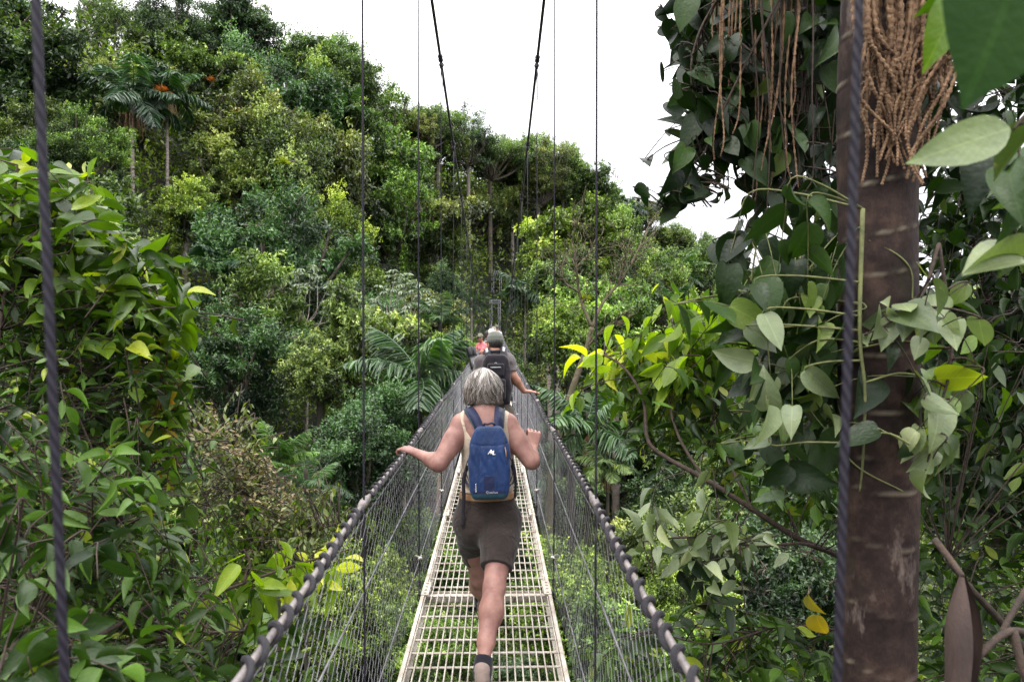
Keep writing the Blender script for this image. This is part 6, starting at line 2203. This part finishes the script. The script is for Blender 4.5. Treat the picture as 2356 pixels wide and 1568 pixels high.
# --- right: palm with ringed trunk and tan hanging flower strands
def near_palm():
    D = 2.95
    base = P(2010, 1800, D); top = P(2060, -2600, D)
    g = float(terrain(base.x, base.y)) - .3
    root = empty('ringed_palm', (base.x, base.y, g), 'brown ringed palm trunk on the right with tan flower strands hanging round it', 'palm')
    o = Vector(root.location)
    k = (top - base) / (top.z - base.z)
    n = 1500
    zs = np.linspace(g, top.z, n)
    V = []; ns = 36
    rg = np.random.default_rng(3)
    rings = np.cumsum(rg.uniform(.08, .25, 160)) + g
    for z in zs:
        c = base + k * (z - base.z) + Vector((.012 * math.sin(z * 1.9), 0, 0))
        r = .128 + .012 * math.sin(z * .7) + .004 * math.sin(z * 5.3)
        a = np.arange(ns) / ns * 2 * PI
        # ring scars are slightly tilted
        zz = z + .030 * np.cos(a + z * 1.3)
        dz = np.abs(zz[:, None] - rings[None]).min(1)
        rr = r + .0035 * np.exp(-(dz / .006) ** 2) - .002 * np.exp(-((dz - .014) / .008) ** 2) + .0015 * np.sin(a * 9 + z * 6)
        V.append(np.stack([c.x + rr * np.cos(a), c.y + rr * np.sin(a), np.full(ns, z)], 1))
    V = np.concatenate(V) - np.array(o)
    i = np.arange(n - 1)[:, None]; j = np.arange(ns)[None]
    Q = np.stack([i * ns + j, i * ns + (j + 1) % ns, (i + 1) * ns + (j + 1) % ns, (i + 1) * ns + j], -1).reshape(-1, 4)
    # bark: brown-purple mottling, pale lichen, light ring lines
    m, nt, out = newmat('ringed_palm_bark')
    L = nt.links.new
    b = nd(nt, 'ShaderNodeBsdfPrincipled', Roughness=.8)
    b.inputs['Specular IOR Level'].default_value = .2
    c1 = ramp(nt, noise(nt, 7, 6, .7), [(.3, (.006, .0034, .0035)), (.5, (.025, .0155, .013)), (.72, (.074, .045, .034))])
    c2 = mixc(nt, ramp(nt, noise(nt, 5, 5, .7, mapscale=(1, 1, .45)), [(.60, (0, 0, 0)), (.72, (.7, .7, .7))]), c1, (.20, .155, .135))
    c3 = mixc(nt, ramp(nt, noise(nt, 3, 4, .7), [(.55, (0, 0, 0)), (.8, (.55, .55, .55))]), c2, (.026, .030, .013))
    at = nd(nt, 'ShaderNodeAttribute', attribute_name='ring')
    col = mixc(nt, at.outputs['Fac'], c3, (.20, .17, .125))
    L(col, b.inputs['Base Color'])
    bp = nd(nt, 'ShaderNodeBump', Strength=.5, Distance=.01); L(noise(nt, 45, 5, .7, mapscale=(1, 1, .3)), bp.inputs['Height']); L(bp.outputs[0], b.inputs['Normal'])
    L(b.outputs[0], out.inputs[0])
    zz = np.repeat(zs, ns) + .030 * np.cos(np.tile(np.arange(ns) / ns * 2 * PI, n) + np.repeat(zs, ns) * 1.3)
    dz = np.abs(zz[:, None] - rings[None]).min(1)
    ring = np.exp(-(dz / .0030) ** 2) * (.62 + .25 * np.sin(zz * 31) + .25 * np.sin(zz * 3 + np.tile(np.arange(ns), n) * .35))
    link('trunk', mesh_np('trunk', V, [Q], True, {'ring': np.clip(ring, 0, 1)}), m, root)
    # flower strands: knobbly cords that hang round the trunk
    rg = np.random.default_rng(17)
    st = MB()
    for q in range(50):
        u0 = rg.uniform(1975, 2235); u1 = 2062 + (u0 - 2090) * rg.uniform(.25, .75) + rg.uniform(-45, 45)
        v1 = rg.uniform(300, 430) if q % 3 else rg.uniform(180, 330)
        d0 = D - .20 + rg.uniform(-.07, .06); d1 = D - .17 + rg.uniform(-.05, .03)
        if u1 > 2125 or u1 < 1985: d1 += .08
        um = (u0 + u1) / 2 + rg.uniform(-18, 30)
        pts = catmull([P(2090 + (u0 - 2090) * .3, -520, D - .15), P(u0, -160, d0), P(u0 + rg.uniform(-22, 22), 60, d0 + rg.uniform(-.03, .03)), P(um + rg.uniform(-34, 34), (40 + v1) / 2, (d0 + d1) / 2 - .02), P(u1 + rg.uniform(-16, 16), v1 - 70, d1), P(u1 + rg.uniform(-30, 30), v1, d1)], 26)
        m_ = len(pts)
        w = np.linspace(1, .45, m_)
        rad = (.0082 + .0036 * np.sin(np.arange(m_) * 2.1 + q) + .0026 * rg.random(m_)) * w
        st.tube(np.array([tuple(p) for p in pts]) - np.array(o), rad, 6)
    st.build('flower_strand_bunch', M_strand, root)
    vn = MB()
    for ph_, v0, v1 in ((.3, 420, 760), (2.1, 900, 1330), (4.0, 560, 1050)):
        zz_ = np.linspace(P(2040, v0, D).z, P(2040, v1, D).z, 60)
        ang = ph_ + np.linspace(0, 5.2, 60) + .4 * np.sin(np.linspace(0, 14, 60))
        cx = np.array([tuple(base + k * (z - base.z)) for z in zz_])
        vn.tube(np.stack([cx[:, 0] + .136 * np.cos(ang), cx[:, 1] + .136 * np.sin(ang), zz_], 1) - np.array(o), np.linspace(.0035, .0025, 60), 5)
    vn.build('clinging_stem', M_stemg, root)
    # the crown above the frame
    cm = bpy.data.objects.new('crown', PALMS[0]); C.objects.link(cm); cm.parent = root
    cm.location = top - o + Vector((0, 0, .9)); cm.scale = (1.15,) * 3; cm.color = (.9, 1.0, .9, 1)
    return root


near_palm()


def hanging_bunch():
    """long flower and root strands of a second palm, left of the ringed trunk"""
    rg = np.random.default_rng(23)
    c = P(1790, -420, 4.3)
    root = empty('hanging_strands', c, 'bunch of long dark and tan strands hanging among heart-shaped leaves left of the ringed trunk', 'flower strands')
    o = np.array(c)
    a, b = MB(), MB()
    for q in range(74):
        tan = q % 2 == 0
        u0 = rg.uniform(1640, 1880) if tan else rg.uniform(1700, 1880)
        v1 = rg.uniform(240, 480) if tan else rg.uniform(320, 560)
        u1 = u0 + (1775 - u0) * .15 + rg.uniform(-25, 25) + (-18 if tan else 28)
        d = rg.uniform(3.5, 4.4)
        pts = catmull([P(1780 + (u0 - 1780) * .4, -420, d), P(u0, -40, d), P((u0 + u1) / 2 + rg.uniform(-16, 16), v1 * .5, d + rg.uniform(-.05, .05)), P(u1 + rg.uniform(-9, 9), v1 - 50, d), P(u1 + rg.uniform(-22, 14), v1, d)], 22)
        n = len(pts)
        if tan: rad = (.0056 + .0026 * np.sin(np.arange(n) * 2.2 + q)) * np.linspace(1, .55, n)
        else: rad = np.linspace(.005, .0022, n)
        (a if tan else b).tube(np.array([tuple(p) for p in pts]) - o, rad, 5)
    # thick cord that runs on down
    for off in range(4):
        pts = catmull([P(1800 + off * 8, -420, 4.2), P(1812 + off * 7, 100, 4.2), P(1825 + off * 5, 420, 4.2), P(1850 + off * 3, 560, 4.2), P(1868 + off * 2, 650, 4.2), P(1892 - off * 4, 760, 4.2)], 12)
        b.tube(np.array([tuple(p) for p in pts]) - o, np.linspace(.008, .004, len(pts)), 5)
    a.build('tan_strand_bunch', M_strand, root)
    b.build('dark_strand_bunch', M_stem, root)


hanging_bunch()
HV = dict(leaf='heart', mat=M_heart, leaves=4, twig=.30, nup=.55, nb=(0, -.55, 0), droop=.75)
plant('climbing_vine', 'curtain of dark heart-shaped leaves hanging against the white sky at the upper right', 'vine',
      [[(1880, -160, 3.6), (1760, 60, 3.6), (1660, 260, 3.6), (1590, 420, 3.6), (1535, 480, 3.6)], [(1800, -160, 3.8), (1650, 0, 3.8), (1590, 150, 3.7), (1620, 330, 3.7)],
       [(1900, -160, 3.9), (1850, 200, 3.8), (1800, 380, 3.8), (1720, 520, 3.8), (1680, 600, 3.8)], [(1950, -160, 4.0), (1920, 250, 3.9), (1900, 500, 3.9)]],
      [dict(HV, poly=[(1560, 60), (1600, -60), (1960, -60), (1950, 160), (1760, 200), (1640, 330), (1590, 260)], n=62, d=(3.6, 4.2), size=.155, aspect=.72, tone=.22, dir=(-.2, -.2, -.4), reach=.8),  # low tones put the curtain's backlit darkness into the leaf colour
       dict(HV, poly=[(1590, 170), (1700, 180), (1780, 260), (1850, 300), (1880, 420), (1760, 400), (1650, 370), (1590, 300)], n=44, d=(3.6, 4.0), size=.165, aspect=.72, tone=.18, dir=(-.2, -.2, -.4), reach=.8),
       dict(HV, poly=[(1560, 0), (1640, -60), (1960, -60), (1955, 420), (1880, 400), (1800, 250), (1620, 280)], n=90, d=(4.4, 5.0), size=.155, aspect=.70, tone=.15, dir=(-.1, -.2, -.4), reach=.9),
       dict(HV, poly=[(1570, -60), (1980, -60), (1960, 480), (1820, 420), (1640, 330), (1590, 220)], n=130, d=(4.9, 5.7), size=.155, aspect=.70, tone=.12, dir=(-.1, -.2, -.4), reach=1.4),
       dict(HV, poly=[(1545, 400), (1600, 380), (1620, 430), (1560, 500), (1510, 490)], n=9, d=(3.5, 3.7), size=.12, aspect=.7, tone=.35, dir=(-.4, 0, -.1), twig=.2),
       dict(HV, poly=[(1655, 500), (1740, 500), (1800, 440), (1950, 420), (1955, 660), (1800, 640), (1740, 600), (1660, 600)], n=30, d=(3.6, 4.2), size=.145, aspect=.70, tone=.35, dir=(-.1, -.2, -.5), reach=.8),
       dict(poly=[(1550, 380), (1640, 380), (1650, 420), (1550, 450), (1500, 490)], n=26, d=(3.6, 3.8), leaf='kite', size=.028, aspect=.7, mat=M_heart, leaves=9, twig=.14, tone=.1, dir=(-.5, 0, -.2), droop=.2),
       dict(poly=[(1570, 90), (1640, 60), (1640, 180), (1590, 200)], n=14, d=(3.6, 3.8), leaf='kite', size=.028, aspect=.7, mat=M_heart, leaves=8, twig=.14, tone=.1, dir=(-.5, 0, .1), droop=.2)],
      41, stem_r=.007)
plant('climbing_vine', 'grey-green heart-leaved climber clinging to the left side of the ringed trunk', 'vine',
      [[(1985, 480, 2.75), (1978, 760, 2.72), (1990, 900, 2.72), (1985, 1060, 2.74), (1978, 1130, 2.76)], [(1985, 700, 2.8), (1900, 690, 3.0), (1780, 680, 3.2), (1650, 660, 3.4)], [(1980, 800, 2.8), (1900, 860, 3.0), (1830, 980, 3.1), (1810, 1130, 3.2)],
       [(1980, 640, 2.9), (1880, 780, 3.2), (1740, 800, 3.4)]],
      [dict(HV, poly=[(1640, 650), (1800, 620), (1950, 640), (1960, 800), (1850, 800), (1700, 760)], n=44, d=(2.8, 3.5), size=.145, aspect=.64, tone=.45, dir=(-.3, -.3, -.3), reach=.7),
       dict(HV, poly=[(1680, 780), (1800, 760), (1950, 780), (1950, 940), (1900, 1060), (1800, 1060), (1740, 940), (1680, 860)], n=46, d=(2.8, 3.5), size=.145, aspect=.70, tone=.40, dir=(-.3, -.3, -.4), reach=.7),
       dict(HV, poly=[(1690, 760), (1790, 740), (1850, 860), (1930, 1000), (1860, 1050), (1720, 880)], n=11, d=(2.7, 3.0), size=.135, aspect=.70, mat=M_nearP, tone=.35, dir=(-.3, -.3, -.4), leaves=2, twig=.2, reach=.7)],
      42, stem_r=.008, stem_mat=M_stemg)
plant('climbing_vine', 'dusty pale heart-shaped leaves on the front and right of the ringed trunk', 'vine',
      [[(2160, 560, 2.75), (2120, 680, 2.68), (2050, 740, 2.66), (1990, 770, 2.70)], [(2160, 560, 2.75), (2190, 800, 2.75), (2160, 950, 2.72), (2120, 1120, 2.72)]],
      [dict(HV, poly=[(2010, 700), (2110, 690), (2100, 790), (2020, 800)], n=5, d=(2.60, 2.70), size=.135, aspect=.85, mat=M_nearP, tone=.5, dir=(-.3, -.3, -.2), leaves=1, twig=.14, nb=(0, -1.2, 0)),
       dict(HV, poly=[(2120, 620), (2200, 640), (2190, 800), (2120, 780)], n=8, d=(2.6, 2.75), size=.13, aspect=.75, mat=M_nearP, tone=.4, dir=(.1, -.3, -.3), leaves=2, twig=.16),
       dict(HV, poly=[(2110, 930), (2190, 900), (2180, 1080), (2090, 1120)], n=9, d=(2.6, 2.75), size=.125, aspect=.75, mat=M_nearP, tone=.5, dir=(-.2, -.3, -.4), leaves=2, twig=.18),
       dict(HV, poly=[(2130, 820), (2180, 830), (2170, 920), (2130, 910)], n=4, d=(2.75, 2.85), size=.14, aspect=.8, mat=M_nearB, tone=.7, dir=(0, -.3, -.3), leaves=2, twig=.12)],
      43, stem_r=.007)
plant('broadleaf_tree', 'dense dark leafy tree filling the right edge behind the ringed trunk', 'tree',
      [[(2480, 1700, 5.6), (2420, 1300, 5.4), (2330, 900, 5.2), (2240, 560, 5.2), (2180, 250, 4.8), (2120, -60, 4.5)], [(2420, 1300, 5.4), (2300, 1180, 5.2), (2150, 1120, 5.1)], [(2480, 1500, 5), (2400, 1000, 5), (2330, 500, 5)], [(2440, 1600, 4.6), (2330, 1460, 4.4), (2240, 1360, 4.2), (2180, 1290, 4.2)]],
      [dict(poly=[(2120, 480), (2200, 400), (2420, 430), (2420, 900), (2120, 900)], n=170, d=(4.4, 6.2), leaf='oval', size=.16, aspect=.46, mat=M_heart, dir=(-.3, -.2, -.1), leaves=7, twig=.5, tone=.42, droop=.5, reach=1.2),
       dict(poly=[(2130, 230), (2250, 280), (2420, 300), (2420, 480), (2150, 480)], n=26, d=(4.6, 6.2), leaf='oval', size=.16, aspect=.4, mat=M_heart, dir=(-.3, -.2, -.1), leaves=6, twig=.5, tone=.35, droop=.5, reach=1.2),
       dict(poly=[(1930, -60), (2420, -60), (2420, 200), (2260, 330), (2140, 420), (1940, 420)], n=64, d=(3.5, 5.2), leaf='oval', size=.16, aspect=.5, mat=M_heart, dir=(-.3, -.2, -.3), leaves=6, twig=.45, tone=.15, droop=.6, reach=2.5),
       dict(poly=[(2110, 840), (2420, 840), (2420, 1200), (2110, 1200)], n=200, d=(4.2, 6.0), leaf='oval', size=.135, aspect=.44, mat=M_heart, dir=(-.3, -.2, -.1), leaves=8, twig=.5, tone=.45, droop=.5, reach=1.2),
       dict(poly=[(2100, 1150), (2420, 1150), (2420, 1620), (2090, 1620)], n=150, d=(4.6, 7), leaf='oval', size=.13, aspect=.42, mat=M_nearL, dir=(-.3, -.2, .2), leaves=9, twig=.5, tone=.4, droop=.3, reach=1.2),
       dict(poly=[(2110, 500), (2420, 420), (2420, 1000), (2110, 1000)], n=30, d=(4.0, 5.0), leaf='oval', size=.17, aspect=.5, mat=M_nearB, dir=(-.2, -.3, -.3), leaves=3, twig=.3, tone=.2, droop=.6, reach=1.2)],
      44, stem_r=.03)
plant('overhanging_branch', 'branch with huge dark and pale leaves hanging very close at the upper right corner', 'branch',
      [[(2480, -260, 1.05), (2330, -120, 1.02), (2260, 20, 1.0)], [(2480, 150, 1.3), (2400, 220, 1.3), (2330, 300, 1.3)]],
      [dict(poly=[(2370, -190), (2385, -190), (2385, -160), (2370, -160)], n=1, d=(.82, .84), leaf='heart', size=.19, aspect=.72, mat=M_darkleaf, dir=(-.45, -.2, -.75), leaves=1, twig=.08, tone=.62, young=0, droop=.5, nb=(-.2, -1.0, .2), rand=.05, attach=False),
       dict(poly=[(2205, -20), (2215, -20), (2215, 0), (2205, 0)], n=1, d=(1.25, 1.3), leaf='heart', size=.14, aspect=.62, mat=M_nearB, dir=(-.5, -.1, -.8), leaves=1, twig=.08, tone=.35, droop=.4, nb=(0, -1.0, 0), rand=.05, attach=False),
       dict(poly=[(2330, 270), (2350, 270), (2350, 290), (2330, 290)], n=1, d=(1.3, 1.32), leaf='wide', size=.17, aspect=.45, mat=M_nearP, dir=(-1, -.1, -.2), leaves=1, twig=.08, tone=.5, droop=.1, nb=(0, -.6, 0), rand=.05, attach=False),
       dict(poly=[(2260, 420), (2340, 340), (2400, 420), (2320, 470)], n=3, d=(1.5, 1.7), leaf='heart', size=.14, aspect=.7, mat=M_heart, dir=(-.4, -.2, -.7), leaves=2, twig=.12, tone=.2, rand=.4),
       dict(poly=[(2290, 600), (2400, 560), (2420, 680), (2330, 660)], n=2, d=(1.5, 1.7), leaf='wide', size=.15, aspect=.42, mat=M_nearP, dir=(-.8, -.2, .3), leaves=1, twig=.12, tone=.4, rand=.3)], 45, stem_r=.006)
# right: leaning tree whose branches reach towards the bridge
plant('leaning_tree', 'tree leaning in from the right with brown branches and drooping yellow-green leaves', 'tree',
      [[(2060, 1360, 5.4), (1930, 1278, 5.2), (1840, 1240, 5.2), (1730, 1170, 5.2), (1620, 1100, 5.3), (1530, 1050, 5.5), (1490, 1010, 5.6), (1480, 920, 5.8), (1440, 850, 6.0), (1390, 815, 6.2)],
       [(1620, 1100, 5.3), (1560, 1000, 5.6), (1540, 900, 6.0), (1575, 800, 6.4), (1590, 730, 6.6)], [(1930, 1278, 5.2), (1850, 1250, 5.0), (1740, 1255, 4.8), (1600, 1235, 4.6), (1480, 1245, 4.6)], [(1730, 1170, 5.2), (1650, 1000, 5.8), (1640, 900, 6.2)],
       [(1840, 1240, 5.2), (1790, 1120, 5.4), (1740, 1020, 5.8)], [(1950, 1450, 5.2), (1800, 1440, 5.0), (1640, 1480, 4.8), (1500, 1450, 4.8)]],
      [dict(poly=[(1325, 815), (1380, 800), (1470, 770), (1490, 800), (1440, 870), (1360, 860)], n=17, d=(6.0, 6.5), leaf='oval', size=.20, aspect=.46, mat=M_lime, dir=(-.4, -.2, -.1), leaves=5, twig=.34, tone=.80, droop=.8, reach=1.2),
       dict(poly=[(1470, 780), (1560, 700), (1660, 700), (1730, 760), (1640, 800), (1500, 850)], n=40, d=(5.9, 6.7), leaf='oval', size=.20, aspect=.48, mat=M_lime, dir=(-.2, -.2, -.1), leaves=6, twig=.4, tone=.55, droop=.75, reach=1.2),
       dict(poly=[(1400, 830), (1500, 800), (1700, 780), (1720, 900), (1600, 960), (1440, 930)], n=66, d=(6.0, 7.0), leaf='oval', size=.175, aspect=.48, mat=M_nearB, dir=(-.2, -.2, -.1), leaves=7, twig=.4, tone=.55, droop=.6, reach=1.2),
       dict(poly=[(1430, 930), (1600, 900), (1760, 880), (1800, 1000), (1700, 1120), (1560, 1060), (1450, 1010)], n=80, d=(5.6, 7.2), leaf='oval', size=.15, aspect=.46, mat=M_nearL, dir=(-.2, -.2, .1), leaves=8, twig=.4, tone=.5, droop=.4, reach=1.2),
       dict(poly=[(1700, 1000), (1940, 960), (1940, 1180), (1800, 1200), (1680, 1120)], n=60, d=(5.0, 6.4), leaf='oval', size=.145, aspect=.46, mat=M_nearL, dir=(-.2, -.2, .1), leaves=8, twig=.4, tone=.5, droop=.4, reach=1.2),
       dict(poly=[(1425, 1230), (1560, 1180), (1760, 1190), (1770, 1260), (1680, 1300), (1560, 1300), (1440, 1290)], n=24, d=(4.4, 4.9), leaf='oval', size=.165, aspect=.42, mat=M_nearP, dir=(-.6, -.2, -.1), leaves=5, twig=.34, tone=.45, droop=.35, reach=1.0),
       dict(poly=[(1440, 1440), (1620, 1420), (1880, 1430), (1930, 1620), (1400, 1620)], n=70, d=(4.8, 6.2), leaf='oval', size=.15, aspect=.42, mat=M_nearL, dir=(-.2, -.2, .3), leaves=8, twig=.4, tone=.55, droop=.3, reach=1.0),
       dict(poly=[(1560, 1300), (1680, 1290), (1660, 1400), (1580, 1400)], n=10, d=(4.6, 5.0), leaf='oval', size=.16, aspect=.42, mat=M_heart, dir=(-.2, -.2, -.6), leaves=4, twig=.3, tone=.3, droop=.8, reach=1.0),
       dict(poly=[(1845, 1395), (1880, 1390), (1885, 1420), (1850, 1420)], n=1, d=(3.5, 3.55), leaf='heart', size=.115, aspect=.75, mat=M_nearY, dir=(-.1, -.3, -.8), leaves=1, twig=.1, tone=.3, droop=.5, nb=(0, -1, 0), attach=False)],
      46, stem_r=[.024, .012, .013, .011, .009, .009])


def spathe():
    """dry boat-shaped palm sheath hanging from the trunk's old flower stalk"""
    a, b = P(2215, 1325, 2.0), P(2200, 1660, 1.95)
    root = empty('dry_palm_sheath', a, 'dry brown boat-shaped palm sheath hanging at the lower right', 'palm sheath')
    o = np.array(a)
    n, m = 26, 15
    V = []
    for i in range(n):
        t = i / (n - 1)
        c = np.array(a.lerp(b, t)) + np.array([.012 * math.sin(t * 3), 0, 0])
        w = .042 * math.sin(min(1, t * 1.9 + .05) * PI / 2) * (1 - .25 * t) + .004
        for j in range(m):
            th = -2.35 + 4.7 * j / (m - 1) + .9
            V.append(c + np.array([-w * math.cos(th) * (1 + .10 * math.sin(t * 5)), w * 1.1 * math.sin(th), 0]))
    V = np.array(V) - o
    i = np.arange(n - 1)[:, None]; j = np.arange(m - 1)[None]
    Q = np.stack([i * m + j, i * m + j + 1, (i + 1) * m + j + 1, (i + 1) * m + j], -1).reshape(-1, 4)
    mt = simple('dry_sheath', (.065, .040, .032), (.026, .017, .015), rough=.75, scale=14, bump=.5, bscale=60, mapscale=(1, 1, .25))
    link('sheath', mesh_np('sheath', V, [Q]), mt, root)
    st = MB()
    for pts, r in (([P(2150, 1240, 2.1), P(2190, 1290, 2.05), a], .010), ([P(2420, 1480, 2.1), P(2330, 1450, 2.05), P(2260, 1500, 2.0), P(2215, 1560, 2.0)], .011), ([P(2400, 1290, 2.2), P(2340, 1390, 2.1), P(2300, 1460, 2.05)], .010), ([P(2330, 1450, 2.05), P(2360, 1560, 2.0), P(2400, 1650, 2.0)], .012)):
        q = catmull(pts, 6); st = MB(); st.tube(np.array([tuple(p) for p in q]) - o, np.linspace(r, r * .7, len(q)), 7)
        st.build('stalk', M_stem, root)


spathe()
